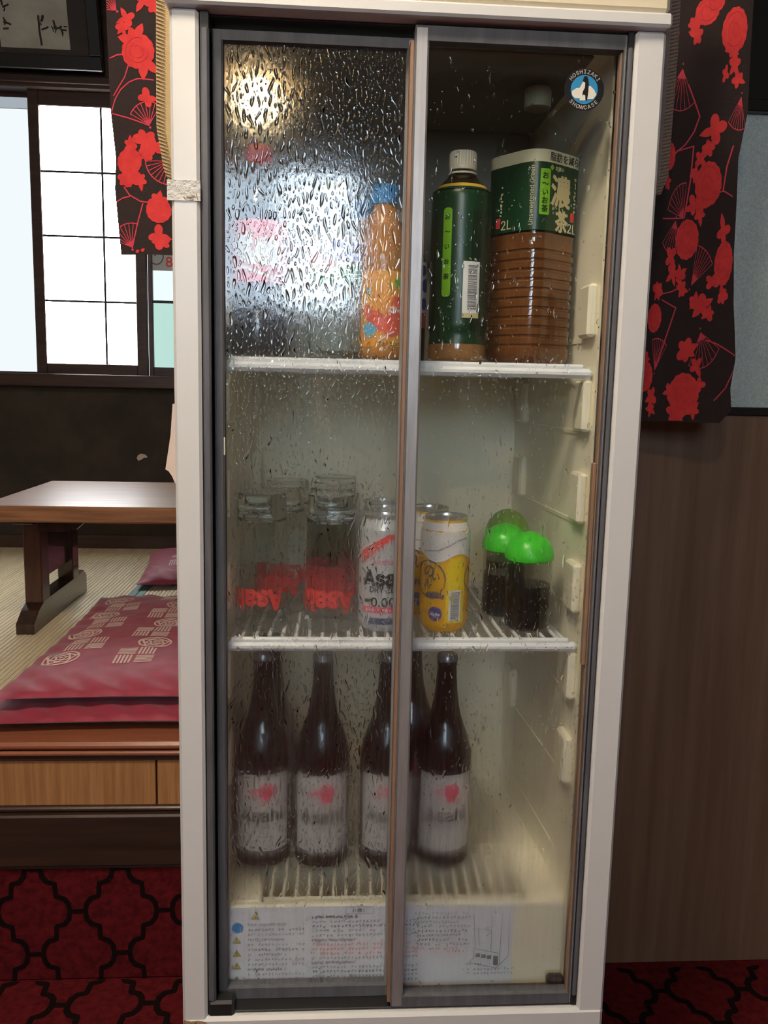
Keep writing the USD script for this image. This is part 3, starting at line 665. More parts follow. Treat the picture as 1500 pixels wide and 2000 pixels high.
def drops(seed, n, x0, x1, z0, z1, y, density, w, streak):
    """Condensation: n lens-shaped drops and short crooked runs of water standing on the pane's front face at depth y."""
    g = np.random.default_rng(seed)
    x = g.uniform(x0, x1, n * 4)
    z = g.uniform(z0, z1, n * 4)
    keep = g.random(n * 4) < density(x, z)
    x, z = x[keep][:n], z[keep][:n]
    n = len(x)
    rx = np.exp(g.normal(math.log(w), .45, n)).clip(w * .4, w * 2.4)
    is_run = g.random(n) < streak
    rz = rx * np.where(is_run, g.uniform(1.8, 4.2, n), g.uniform(.8, 1.7, n))
    taken, ok, cs = {}, np.zeros(n, bool), .006      # drops that touch would have run together: keep the larger of them
    for i in np.argsort(-rz):
        cx, cz = int(x[i] / cs), int(z[i] / (cs * 2))
        near = [q for a_ in (-1, 0, 1) for b_ in (-1, 0, 1) for q in taken.get((cx + a_, cz + b_), ())]
        if all(((x[i] - x[q]) / (1.25 * (rx[i] + rx[q]) + .0001)) ** 2 + ((z[i] - z[q]) / (1.2 * (rz[i] + rz[q]))) ** 2 > 1 for q in near):
            taken.setdefault((cx, cz), []).append(i)
            ok[i] = True
    x, z, rx, rz, is_run = x[ok], z[ok], rx[ok], rz[ok], is_run[ok]
    n = len(x)
    h = rx * g.uniform(.30, .5, n)
    A, R = 10, [(1.0, 0.0), (.82, .57), (.45, .9)]
    a = np.linspace(0, 2 * PI, A, endpoint=False)
    tilt = g.normal(0, .35, n) * np.where(is_run, .5, 1.0)
    bend = g.normal(0, .55, n) * rx * is_run
    V = np.zeros((n, 3 * A + 1, 3))
    wob = 1 + .16 * np.sin(2 * a[None] + g.uniform(0, 6, n)[:, None]) + .10 * np.sin(3 * a[None] + g.uniform(0, 6, n)[:, None])
    for k, (s, t) in enumerate(R):
        u = rx[:, None] * s * np.cos(a)[None] * wob
        v = rz[:, None] * s * np.sin(a)[None] * wob
        u2 = u * np.cos(tilt)[:, None] - v * np.sin(tilt)[:, None] * .6 + bend[:, None] * np.sin(v / rz[:, None] * 2.6)
        V[:, k * A:(k + 1) * A, 0] = x[:, None] + u2
        V[:, k * A:(k + 1) * A, 2] = z[:, None] + v
        V[:, k * A:(k + 1) * A, 1] = y - .00015 - h[:, None] * t
    V[:, -1] = np.stack([x, y - .00015 - h, z], 1)
    f = []
    for k in range(2):
        for j in range(A):
            q = (j + 1) % A
            f += [(k * A + j, k * A + q, (k + 1) * A + q), (k * A + j, (k + 1) * A + q, (k + 1) * A + j)]
    f += [(2 * A + j, 2 * A + (j + 1) % A, 3 * A) for j in range(A)]
    back = [(0, j + 1, j) for j in range(1, A - 1)]
    nv = 3 * A + 1
    dome = (np.array(f)[None] + (np.arange(n) * nv)[:, None, None]).reshape(-1, 3)
    # the flat back keeps its own vertices, so that the edge stays sharp
    B = V[:, :A].copy()
    bk = (np.array(back)[None] + (np.arange(n) * A)[:, None, None]).reshape(-1, 3) + n * nv
    return trimesh.Trimesh(np.vstack([V.reshape(-1, 3), B.reshape(-1, 3)]), np.vstack([dome, bk]), process=False)


def dens_left(x, z):
    p = meshkit.fbm(np.stack([x * 14, z * 7, 0 * x], -1), 3, 5)
    q = meshkit.noise(np.stack([x * 90, z * 10, 0 * x + 3], -1), 9)
    top = np.interp(z, [.38, .50, .54, .60, .80, .88, 1.0, 1.12, 1.2, 1.32, 1.40, 1.72], [.03, .05, .45, .30, .42, .35, .36, .50, .30, .65, .85, .95])
    return np.clip(top * (.25 + 1.25 * p) * (.45 + q), 0, 1)


def dens_right(x, z):
    p = meshkit.fbm(np.stack([x * 12, z * 7, 0 * x], -1), 3, 15)
    top = np.interp(z, [.38, .50, .56, .70, .88, .93, 1.06, 1.16, 1.32, 1.5, 1.72], [.02, .04, .12, .28, .24, .60, .50, .24, .30, .12, .04])
    side = np.interp(x, [.01, .10, .17, .22, .255], [1.0, .9, .55, .6, .8])
    return np.clip(top * side * (.1 + 1.4 * p), 0, 1)


obj('water_drops', drops(1, 22000, PL[0] + .004, PL[1] - .004, .39, 1.72, .0383, dens_left, .00115, .42), 'water', dl, kind='stuff', smooth=True)
obj('water_drops', drops(3, 4600, PR[0] + .004, PR[1] - .004, .39, 1.72, .0123, dens_right, .00095, .3), 'water', drr, kind='stuff', smooth=True)

# maker's round sticker on the right pane
sc = on_plane(1141, 175, .0122)
SR = .0262
st = thing('round_sticker', 'round black sticker with a penguin on blue on the right pane', 'sticker', (sc[0], .0124, sc[2]))


def face(geom, x, z, y, depth=.00025, lift=0.0):
    m = flat(geom, depth)
    m.apply_transform(np.array([[1, 0, 0, x], [0, 0, -1, y - lift], [0, 1, 0, z], [0, 0, 0, 1.0]]))
    return m


SY = .01235
obj('disc', face(Point(0, 0).buffer(SR, 24), sc[0], sc[2], SY), 'sticker_black', st, smooth=False)
obj('blue_field', face(Point(0, 0).buffer(.0178, 24), sc[0], sc[2], SY, lift=.0003), 'sticker_blue', st, smooth=False)
ice = Polygon([(-.0165, -.003), (-.011, .001), (-.006, .002), (-.003, .008), (.001, .010), (.004, .004), (.008, .0045), (.013, .0), (.0165, -.006), (.012, -.0115), (.005, -.012), (-.001, -.014), (-.006, -.011), (-.012, -.011), (-.0155, -.008)])
obj('ice', face(ice, sc[0], sc[2], SY, lift=.0006), 'sticker_white', st, smooth=False)
peng = unary_union([Polygon([(-.0005, .0150), (.002, .0155), (.0045, .013), (.0055, .006), (.0052, -.004), (.0042, -.0135), (.002, -.0125), (.0016, -.007), (-.001, -.0062), (-.0022, -.008), (-.002, -.003), (.0005, .002), (.0008, .008), (-.002, .0095), (-.0028, .011)]), Point(.001, .0135).buffer(.0028)])
obj('penguin', face(peng, sc[0], sc[2], SY, lift=.0009), 'sticker_black', st, smooth=False)
obj('penguin_belly', face(Polygon([(-.002, .0095), (.0005, .0085), (.0002, .002), (-.002, -.003), (-.0024, -.008), (-.0034, -.011), (-.0005, -.0135), (-.0055, -.0138), (-.0045, -.007), (-.005, .0), (-.0035, .006)]), sc[0], sc[2], SY, lift=.0008), 'sticker_white', st, smooth=False)


def ring_text(text, h, R, a0, da, inside=False):
    out = []
    for i, c in enumerate(text):
        a = a0 + da * (i - (len(text) - 1) / 2)
        g_ = text_shape(c, h, True)
        out.append(place(g_, R * math.sin(a), R * math.cos(a), -math.degrees(a) + (180 if inside else 0)))
    return unary_union(out)


obj('lettering', face(unary_union([ring_text('HOSHIZAKI', .0046, .0220, 0, .235), ring_text('SHOWCASE', .0046, .0220, PI, -.235, True)]), sc[0], sc[2], SY, lift=.0003), 'sticker_text', st, smooth=False)

# instruction sheet behind the lower glass
ins = thing('instruction_sheet', 'white printed instruction sheet behind the lower glass', 'notice', (-.036, .055, .355))
SYY = .0548
obj('sheet', cham(-.258, .184, SYY, SYY + .0008, .357, .501, .0003), 'paper', ins)


def mark(name, geom, m_, lift=.0003):
    obj(name, face(geom, 0, 0, SYY, .0001, lift), m_, ins, smooth=False)


blk, lt, red = [], [], []
for i, z in enumerate(np.linspace(.470, .370, 13)):
    (blk if i % 4 == 1 else lt).append(scribble(-.226, z, .088 if i % 3 else .06, .0048, 17, 100 + i))
for i, z in enumerate(np.linspace(.4805, .366, 16)):
    tgt = red if 6 <= i <= 8 else (blk if i in (0, 2, 12, 14) else lt)
    tgt.append(scribble(-.128, z, .165 if i % 5 else .07, .0052, 30, 200 + i))
for i, z in enumerate(np.linspace(.484, .424, 9)):
    (red if i >= 8 else (blk if i in (1, 4, 6) else lt)).append(scribble(.029 + .004 * (i % 2), z, .085 if i % 3 != 2 else .07, .0052, 15, 300 + i))
red.append(scribble(.060, .419, .05, .005, 9, 400))
lt.append(scribble(.030, .4955, .12, .0050, 18, 401))
lt += [scribble(.113, .3875 - .007 * k, .075, .0045, 14, 410 + k) for k in range(2)]
blk.append(scribble(.113, .3965, .025, .0045, 6, 420))
pill = place(rect(-.020, -.0045, .020, .0045).buffer(.0015), -.055, .4935)
lt += [pill.difference(pill.buffer(-.0008))]
blk += [row('お願', .0075, -.067, .4935, .8), place(glyph('い', .0075, .8), -.047, .4935)]
mark('grey_print', unary_union(lt), 'light_ink')
mark('black_print', unary_union(blk), 'grey_ink')
mark('red_print', unary_union(red), 'pale_red_ink')
for z, xx in ((.4865, -.214), (.447, -.242), (.425, -.242), (.404, -.242), (.381, -.242)):
    tri = Polygon([(xx - .0065, z - .005), (xx + .0065, z - .005), (xx, z + .0065)])
    mark('warning_triangle', tri, 'yellow_ink')
    mark('warning_mark', unary_union([tri.difference(tri.buffer(-.0009)), rect(xx - .0007, z - .002, xx + .0007, z + .003), Point(xx, z - .0033).buffer(.0008)]), 'grey_ink', .0005)
mark('blue_dot', Point(-.241, .4675).buffer(.0085), 'blue_ink')
dg = [LineString(p).buffer(.0004, quad_segs=1) for p in (
    [(.122, .485), (.126, .425)], [(.126, .425), (.165, .416)], [(.165, .416), (.167, .487)], [(.150, .487), (.151, .420)], [(.130, .460), (.132, .430)], [(.178, .484), (.179, .412), (.167, .398)],
    [(.124, .424), (.125, .410)], [(.125, .410), (.117, .402), (.160, .391), (.168, .400)], [(.165, .416), (.166, .398)], [(.151, .462), (.139, .459)], [(.151, .455), (.143, .446)], [(.122, .459), (.148, .457)])]
dg += [rect(.127 + .009 * k, .411 - .002 * k, .134 + .009 * k, .417 - .002 * k) for k in range(3)] + [rect(.155, .396, .163, .412)]
mark('cooler_drawing', unary_union(dg), 'grey_ink')

# tape on the left post
tc = on_plane(362, 372, -.003)
tg = rect(-.024, -.0125, .018, .0125)
v, f = trimesh.remesh.subdivide_to_size(*(lambda m_: (m_.vertices, m_.faces))(flat(tg, .0006)), .004, max_iter=12)
v = v.copy()
v[:, 2] += .0012 * meshkit.fbm(v * 160, 3, 2) * (v[:, 2] > .0003)
m = trimesh.Trimesh(v, f, process=False)
m.apply_transform(np.array([[1, 0, 0, tc[0] + .001], [0, 0, -1, -.0023], [0, 1, 0, tc[2]], [0, 0, 0, 1.0]]))
tp = thing('tape_strip', 'strip of yellowed clear tape stuck across the left white post', 'tape', (tc[0], -.0025, tc[2]))
obj('film', m, 'tape', tp, smooth=20)
gr_ = unary_union([LineString([(.0, -.007), (.005, -.009), (.010, -.0065)]).buffer(.0006), Point(.0085, -.0112).buffer(.0008), LineString([(.013, -.004), (.0145, -.010)]).buffer(.0006), LineString([(-.003, -.0085), (-.001, -.0095)]).buffer(.0005)])
obj('grime', face(gr_, tc[0] + .001, tc[2], -.0040), 'rust', tp, smooth=False)

# ------------------------------------------------------------------ wire shelves


def shelf(z, label):
    t = thing('wire_shelf', label, 'shelf', (0, .05, z), group='white wire shelves in the cooler')
    obj('front_bar', [cham(-.2635, .2635, .060, .074, z - .020, z - .006, .005), cham(-.252, .252, .064, .072, z - .010, z, .003)], 'white_plastic', t)
    obj('rear_bar', cham(-.236, .236, .445, .455, z - .016, z - .006, .004), 'white_plastic', t)
    for s in (-1, 1):
        obj('side_bar', rod((s * .253, .066, z - .012), (s * .238, .45, z - .012), .0035), 'white_plastic', t)
    for i in range(25):
        x = -.235 + i * .01958
        obj('wire', rod((x, .066, z - .0032), (x * .965, .45, z - .0032), .003, 8), 'white_plastic', t)
    return t


S1, S2, S3 = 1.3255, .922, .5235
sh1 = shelf(S1, 'upper white wire shelf carrying the plastic drink bottles')
dup(sh1, (0, .05, S2), 'lower white wire shelf carrying the glasses and cans')
rk = thing('bottom_rack', 'cream wire rack on the cooler floor under the dark bottles', 'rack', (0, .2, .51))
for q_ in ((.196, .204, .508, .5165), (.071, .077, .497, .505), (.44, .446, .506, .515)):
    obj('frame_bar', cham(-.204, .203, *q_, .002), 'cream_plastic', rk)
for i in range(21):
    x = -.192 + i * .0193
    obj('wire', [rod((x, .075, .5070), (x * .985, .125, .5205), .0028, 8), rod((x * .985, .125, .5205), (x * .97, .44, .5205), .0028, 8)], 'cream_plastic', rk)

# ------------------------------------------------------------------ drinks and tableware (each built round its own axis, base at z = 0)


def cyl_text(text, h, R, z, s, m, t, name='lettering', bold=True, rot=0, off=.0005, squash=1.0, fat=0):
    g = text_shape(text, h, bold).buffer(fat)
    a, b, c, d = g.bounds
    g = affinity.scale(affinity.translate(g, -(a + c) / 2, -(b + d) / 2), squash, 1, origin=(0, 0))
    g = affinity.translate(affinity.rotate(g, rot, origin=(0, 0)), s, z)
    return obj(name, on_cyl(g, R, off), m, t, local=True, smooth=False)


def barcode(w, h, seed, vertical=True):
    g = np.random.default_rng(seed)
    out, y = [], -h / 2
    while y < h / 2 - .001:
        b = g.choice([.0005, .0008, .0013])
        out.append(rect(-w / 2, y, w / 2, y + b))
        y += b + g.choice([.0006, .0009, .0014])
    u = unary_union(out)
    return u if vertical else affinity.rotate(u, 90, origin=(0, 0))


def band(R, z0, z1, a0, a1, off=.0003, n=28, nz=2):
    """A patch of a bottle's side between angles a0..a1 (0 = facing the front), as a thin curved sheet."""
    zs = np.linspace(z0, z1, nz)
    a = np.linspace(a0, a1, n)
    v, f = [], []
    for lay in (off, off - .0002):
        for z in zs:
            r = (R(z) if callable(R) else R) + lay
            v += [(r * math.sin(t), -r * math.cos(t), z) for t in a]
    k = n * nz
    for i in range(nz - 1):
        for j in range(n - 1):
            A, B, C, D = i * n + j, i * n + j + 1, (i + 1) * n + j + 1, (i + 1) * n + j
            f += [(A, B, C), (A, C, D), (k + A, k + C, k + B), (k + A, k + D, k + C)]
    return trimesh.Trimesh(v, f, process=False)


def cap(r, h, z, n=30):
    """A ribbed screw cap."""
    a = np.linspace(0, 2 * PI, n * 4, endpoint=False)
    ring = lambda R, zz, rib: [((R + rib * (.0006 if (i // 2) % 2 else 0)) * math.cos(t), (R + rib * (.0006 if (i // 2) % 2 else 0)) * math.sin(t), zz) for i, t in enumerate(a)]
    rows_ = [ring(r * .9, z, 0), ring(r, z + .001, 0), ring(r, z + h * .22, 0), ring(r - .0004, z + h * .25, 1), ring(r - .0004, z + h * .9, 1), ring(r * .93, z + h, 0)]
    v = [p for q in rows_ for p in q] + [(0, 0, z), (0, 0, z + h)]
    N = len(a)
    f = []
    for i in range(len(rows_) - 1):
        for j in range(N):
            q = (j + 1) % N
            f += [(i * N + j, i * N + q, (i + 1) * N + q), (i * N + j, (i + 1) * N + q, (i + 1) * N + j)]
    T = len(rows_) * N
    f += [(T, (j + 1) % N, j) for j in range(N)] + [(T + 1, T - N + j, T - N + (j + 1) % N) for j in range(N)]
    return trimesh.Trimesh(v, f, process=False)


def prof_at(prof):
    p = np.array(prof)
    return lambda z: np.interp(z, p[:, 1], p[:, 0])


# dark beer bottles
bp = spline([(.038, .002), (.0430, .006), (.0440, .02), (.0440, .168), (.0434, .180), (.0390, .202), (.0310, .225), (.0248, .244), (.0195, .272), (.0167, .300), (.0153, .326)], 6)
BR = .0440


def beer(loc, label):
    t = thing('beer_bottle', label, 'beer bottle', loc, group='dark beer bottles on the cooler floor')
    obj('glass_body', lathe(np.vstack([[(0, .004), (.03, .001)], bp, [(.0162, .327), (.0162, .335), (.0, .335)]]), 44), 'beer_glass', t, local=True, smooth=50)
    obj('crown_cap', lathe([(0, .3355), (.0158, .3355), (.0172, .3345), (.0172, .3365), (.0160, .342), (.0145, .3445), (0, .345)], 42), 'crown_cap', t, local=True)
    lab = obj('paper_label', band(BR, .030, .158, -1.08, 1.08), 'beer_label', t, local=True)
    cyl_text('Asahi', .021, BR, .091, 0, 'ink', t, squash=.95)
    obj('red_crest', on_cyl(unary_union([place(Point(0, 0).buffer(.0125), .008, .132), place(scribble(-.018, -.006, .03, .011, 5, 5, .16), -.006, .130), rect(.0, .114, .014, .121)]), BR, .0005), 'pink_ink', t, local=True, smooth=False)
    obj('small_print', on_cyl(unary_union([scribble(-.014, .068, .028, .005, 6, 61), scribble(-.018, .053, .036, .003, 12, 62), scribble(-.02, .036, .04, .003, 13, 63)]), BR, .0005), 'grey_ink', t, local=True, smooth=False)
    return t


b0 = beer((-.2105, .166, S3 - .0005), 'leftmost dark beer bottle of the front row on the cooler floor')
for loc, lb in (((-.1155, .160, S3), 'second dark beer bottle from the left in the front row'), ((-.0105, .160, S3), 'dark beer bottle half hidden behind the sliding door stile'),
                ((.0825, .160, S3), 'dark beer bottle furthest right in the cooler'), ((-.2050, .262, S3), 'dark beer bottle behind the leftmost one, near the cooler side'),
                ((.036, .250, S3), 'dark beer bottle in the back row between the two right-hand ones')):
    dup(b0, loc, lb)

# tumblers standing upside down
gp_out = [(.0405, 0), (.0410, .002), (.0385, .10), (.0372, .190), (.0362, .2035), (.0, .2045)]
gp_in = [(0, .166), (.026, .166), (.0335, .160), (.0345, .15), (.0362, .09), (.0385, .002), (.0392, 0), (.0405, 0)]


def tumbler(loc, label):
    t = thing('tumbler', label, 'glass', loc, group='tumblers upside down on the lower shelf')
    obj('glass_wall', lathe([(.0396, 0), (.0404, .0003), (.0408, .002), (.0385, .10), (.0376, .163)], 48), 'tumbler_glass', t, local=True, smooth=50)
    obj('rim', lathe([(.0392, .0005), (.0396, 0), (.0405, 0), (.0411, .0012), (.0410, .003), (.0395, .003), (.0392, .0005)], 48), 'ice_glass', t, local=True, smooth=40)
    obj('thick_base', lathe([(0, .168), (.026, .168), (.0335, .165), (.0374, .1635), (.0372, .190), (.0362, .2025), (.034, .2045), (0, .2045)], 48), 'ice_glass', t, local=True, smooth=40)
    R = lambda z: np.interp(z, [0, .1, .2], [.0409, .0386, .0371])
    cyl_text('Asahi', .029, R, .046, -.008, 'red_ink', t, name='red_logo', rot=180, off=.0004, squash=.86, fat=.0011)
    return t


g0 = tumbler((-.211, .140, S2), 'upside down tumbler at the front left of the lower shelf')
for loc, lb in (((-.188, .232, S2), 'upside down tumbler second in the left row'), ((-.182, .322, S2), 'upside down tumbler at the back of the left row'),
                ((-.1055, .132, S2), 'front tumbler of the right row, beside the silver cans'), ((-.104, .217, S2), 'second tumbler from the front in the right row'),
                ((-.101, .305, S2), 'third tumbler from the front in the right row'), ((-.099, .392, S2), 'rearmost tumbler of the right row')):
    dup(g0, loc, lb)

# cans
CR, CH = .0372, .172
can_body = [(0, .004), (.022, .004), (.0265, 0), (.0285, .001), (.0335, .007), (CR, .015), (CR, .138), (.0362, .146), (.0325, .158), (.0312, .163)]
can_top = [(.0312, .163), (.0322, .1645), (.0322, .1675), (.0310, .168), (.0292, .1665), (.0285, .163), (.0, .163)]
CRf = prof_at(spline(can_body[5:], 3))


def can(name, loc, label, cat, group, body_mat):
    t = thing(name, label, cat, loc, group=group)
    UsdGeom.Xform(stage.GetPrimAtPath(t)).AddScaleOp().Set(Gf.Vec3f(1, 1, 1.05))
    obj('can_body', lathe(np.vstack([can_body[:5], spline(can_body[5:], 3)]), 48), body_mat, t, local=True, smooth=40)
    obj('can_end', lathe(can_top, 48), 'aluminium', t, local=True, smooth=30)
    obj('pull_tab', [cham(-.006, .006, -.020, .004, .1645, .1658, .0006), cham(-.004, .004, .002, .012, .164, .1652, .0005)], 'aluminium', t, local=True)
    return t


c0 = can('silver_can', (-.026, .122, S2), 'front silver drink can with black lettering left of the stile', 'drink can', 'silver drink cans', 'can_silver')
dband = Polygon([(-.040, .103), (-.040, .121), (.004, .1475), (.018, .1475), (.018, .1455)])
obj('red_ribbon', on_cyl(affinity.translate(dband, .0, -.004), CRf, .0006), 'red_ink', c0, local=True, smooth=False)
rb = place(row('ノンアルコール', .0082, 0, 0, 1.0), -.015, .121, 31)
obj('ribbon_lettering', on_cyl(rb, CRf, .0010), 'can_white', c0, local=True, smooth=False)
cyl_text('Alcohol-free', .0070, CRf, .1045, .010, 'pink_ink', c0, off=.0006, bold=False)
cyl_text('Asahi', .021, CR, .081, .003, 'ink', c0, off=.0006, fat=.0006)
cyl_text('DRY ZERO', .0085, CR, .064, .004, 'ink', c0, off=.0006, squash=.95)
cyl_text('0.00%', .0125, CR, .046, .006, 'ink', c0, off=.0006)
obj('small_print', on_cyl(scribble(-.033, .045, .016, .006, 4, 71, .14), CR, .0006), 'ink', c0, local=True, smooth=False)
obj('pink_strip', band(CR, .030, .0385, -.98, 1.2, .0006), 'pink_ink', c0, local=True)
obj('strip_lettering', on_cyl(scribble(-.030, .0315, .062, .0055, 12, 72, .13), CR, .0009), 'can_white', c0, local=True, smooth=False)
obj('navy_panel', band(CR, .0135, .023, -.62, .9, .0006), 'can_navy', c0, local=True)
dup(c0, (-.022, .203, S2), 'second silver drink can, mostly behind the front one')
dup(c0, (-.020, .284, S2), 'rearmost silver drink can behind the two others')

o0 = can('orange_can', (.068, .122, S2), 'front orange and white drink can right of the stile', 'drink can', 'orange drink cans', 'can_orange')
wv = [(s, .110 + .006 * math.sin(s * 90)) for s in np.linspace(-CR * PI * .98, CR * PI * .98, 60)]
obj('white_top', on_cyl(Polygon(wv + [(CR * PI * .98, .160), (-CR * PI * .98, .160)]), CRf, .0004, step=.004), 'can_white', o0, local=True, smooth=30)
obj('grey_wave', on_cyl(LineString([(-.035, .119), (-.015, .121), (.0, .128), (.015, .136), (.03, .138)]).buffer(.0009), CRf, .0007), 'light_ink', o0, local=True, smooth=False)
obj('yellow_field', on_cyl(Polygon([(-.002, .016), (.028, .016), (.028, .108), (.022, .112), (.004, .109), (-.002, .102)]), CRf, .0005), 'can_yellow', o0, local=True, smooth=False)
ringo = Point(-.030, .079).buffer(.027)
ring2 = Point(.050, .079).buffer(.022)
obj('black_ring', on_cyl(unary_union([ringo.difference(ringo.buffer(-.0021)), ring2.difference(ring2.buffer(-.0018))]), CR, .0007), 'can_navy', o0, local=True, smooth=False)
obj('brush_lettering', on_cyl(unary_union([place(glyph('の', .021, 2.5), -.030, .090), place(glyph('ル', .016, 3), -.032, .072), place(glyph('い', .014, 3), -.018, .083), scribble(-.034, .050, .03, .012, 6, 81, .12)]), CR, .0008), 'can_navy', o0, local=True, smooth=False)
obj('blue_emblem', on_cyl(Point(-.018, .029).buffer(.0105), CRf, .0008), 'label_blue', o0, local=True, smooth=False)
obj('emblem_lettering', on_cyl(scribble(-.026, .0255, .016, .006, 4, 82, .16), CRf, .0011), 'can_white', o0, local=True, smooth=False)
obj('barcode_field', on_cyl(rect(.0025, .019, .0215, .064), CRf, .0008), 'label_white', o0, local=True, smooth=False)
obj('barcode', on_cyl(place(barcode(.013, .040, 83), .012, .0415), CRf, .0011), 'grey_ink', o0, local=True, smooth=False)
dup(o0, (.052, .212, S2), 'second orange drink can, just behind the front one')

# soy sauce bottles with domed green caps
SR_ = .0352


def soy(loc, label, capm, dh=.037):
    t = thing('sauce_bottle', label, 'sauce bottle', loc, group='sauce bottles with domed green caps')
    obj('dark_sauce', lathe([(0, .002), (.030, .002), (SR_ - .0012, .006), (SR_ - .0012, .070), (0, .070)], 40), 'soy', t, local=True)
    obj('clear_body', lathe([(.031, 0), (SR_, .004), (SR_, .112), (.031, .116)], 40), 'soy_plastic', t, local=True)
    dome = [(0, .108), (.0352, .108), (.0372, .1095), (.0378, .113)] + [(.0378 * math.cos(a), .114 + dh * math.sin(a)) for a in np.linspace(.08, 1.45, 9)] + [(.0040, .1145 + dh), (0, .1147 + dh)]
    obj('dome_cap', lathe(dome, 44), capm, t, local=True, smooth=40)
    return t


s0 = soy((.199, .125, S2), 'front sauce bottle with a bright green domed cap', 'cap_green')
dup(s0, (.178, .205, S2), 'second sauce bottle, its green cap just behind the front one')
soy((.199, .292, S2 + .004), 'rearmost sauce bottle with a dull olive cap', 'cap_dull_green', .044)

# cola bottle
cprof = spline([(.036, .003), (.0405, .01), (.0405, .05), (.0385, .065), (.0405, .082), (.0405, .16), (.0385, .19), (.030, .222), (.018, .250), (.0145, .262)], 6)
t = thing('cola_bottle', 'dark cola bottle with a red cap at the left end of the upper shelf', 'bottle', (-.2155, .132, S1))
obj('dark_drink', lathe(np.vstack([[(0, .003)], cprof[:-14]  , [(0, cprof[-15][1])]]), 44), 'cola', t, local=True, smooth=45)
obj('clear_neck', lathe(np.vstack([cprof[-15:], [(.0135, .275)]]), 44), 'pet', t, local=True)
obj('screw_cap', cap(.0195, .025, .270), 'cap_red', t, local=True)
cR = prof_at(cprof)
obj('wrap_label', band(cR, .104, .190, -PI, PI, .0005, 48, 8), 'label_pink', t, local=True)
obj('white_swirl', on_cyl(unary_union([scribble(-.028, .120, .06, .05, 5, 91, .10), LineString([(-.05, .118), (-.02, .125), (.02, .112), (.05, .12)]).buffer(.0022)]), cR, .0009), 'label_white', t, local=True, smooth=False)

# cider bottle
dprof = spline([(.038, .003), (.0425, .01), (.0425, .10), (.0425, .164), (.040, .182), (.031, .203), (.018, .222), (.0145, .229)], 6)
t = thing('cider_bottle', 'clear cider bottle with blue lettering and a green band', 'bottle', (-.1035, .134, S1))
obj('clear_body', lathe(np.vstack([[(0, .003)], dprof, [(.0135, .238)]]), 44), 'pet', t, local=True, smooth=45)
obj('drink', lathe([(0, .006), (.0415, .012), (.0415, .162), (.039, .181), (0, .185)], 40), 'cider', t, local=True, smooth=45)
obj('screw_cap', cap(.018, .02, .230), 'cap_pale', t, local=True)
obj('white_label', band(.0425, .106, .172, -1.5, 1.5, .0004, 40, 3), 'label_white', t, local=True)
cyl_text('CIDER', .021, .0425, .151, .012, 'label_blue', t, off=.0008, squash=.9, fat=.0006)
cyl_text('SINCE 1884', .0045, .0425, .1385, .014, 'label_blue', t, off=.0008)
obj('small_print', on_cyl(scribble(-.01, .163, .045, .008, 7, 95, .12), .0425, .0008), 'label_blue', t, local=True, smooth=False)
gb = Polygon([(-.06, .121), (-.02, .124), (.02, .129), (.062, .139), (.062, .108), (.02, .106), (-.03, .109), (-.06, .115)])
obj('green_band', on_cyl(gb, .0425, .0008), 'label_green', t, local=True, smooth=False)
obj('white_lines', on_cyl(unary_union([LineString([(-.06, .1165 + d), (-.02, .117 + d), (.03, .119 + d), (.06, .124 + d)]).buffer(.0006) for d in (0, .006, -.005)]), .0425, .0011), 'label_white', t, local=True, smooth=False)
obj('red_mark', on_cyl(place(scribble(-.01, -.008, .02, .016, 3, 96, .2), -.018, .135), .0425, .0008), 'pink_ink', t, local=True, smooth=False)

# orange juice bottles with blue caps
oprof = spline([(.027, .002), (.0315, .008), (.0315, .03), (.0315, .125), (.031, .150), (.0265, .180), (.0195, .203), (.0165, .212)], 6)


def juice(loc, label):
    t = thing('juice_bottle', label, 'bottle', loc, group='orange juice bottles with blue caps')
    obj('juice_body', lathe(np.vstack([[(0, .003)], oprof, [(.0158, .22), (0, .22)]]), 44), 'orange_drink', t, local=True, smooth=45)
    obj('screw_cap', cap(.0180, .027, .217), 'cap_blue', t, local=True)
    R = .0315
    obj('orange_label', band(R, .019, .124, -PI, PI, .0004, 48, 3), 'label_orange', t, local=True)
    obj('coral_patch', on_cyl(Polygon([(-.03, .078), (.002, .062), (.014, .090), (.03, .086), (.03, .040), (.01, .032), (-.012, .044), (-.03, .06)]), R, .0007), 'label_coral', t, local=True, smooth=False)
    obj('lime_dot', on_cyl(Point(.021, .108).buffer(.0075), R, .0008), 'lime', t, local=True, smooth=False)
    obj('sky_dot', on_cyl(unary_union([Point(-.022, .042).buffer(.0105), Point(-.024, .096).buffer(.004)]), R, .0009), 'label_sky', t, local=True, smooth=False)
    obj('white_lettering', on_cyl(unary_union([scribble(.006, .064, .02, .012, 4, 97, .12), LineString([(-.008, .026), (.006, .036), (.014, .040)]).buffer(.001)]), R, .0010), 'label_white', t, local=True, smooth=False)
    obj('black_lettering', on_cyl(unary_union([scribble(-.012, .022, .038, .004, 8, 98, .14), rect(-.008, .0205, .02, .0212)]), R, .0010), 'ink', t, local=True, smooth=False)
    return t


j0 = juice((-.0355, .113, S1), 'orange juice bottle with a blue cap, in front of the other')
dup(j0, (-.0610, .205, S1 - .003), 'orange juice bottle whose blue cap shows behind the front one')

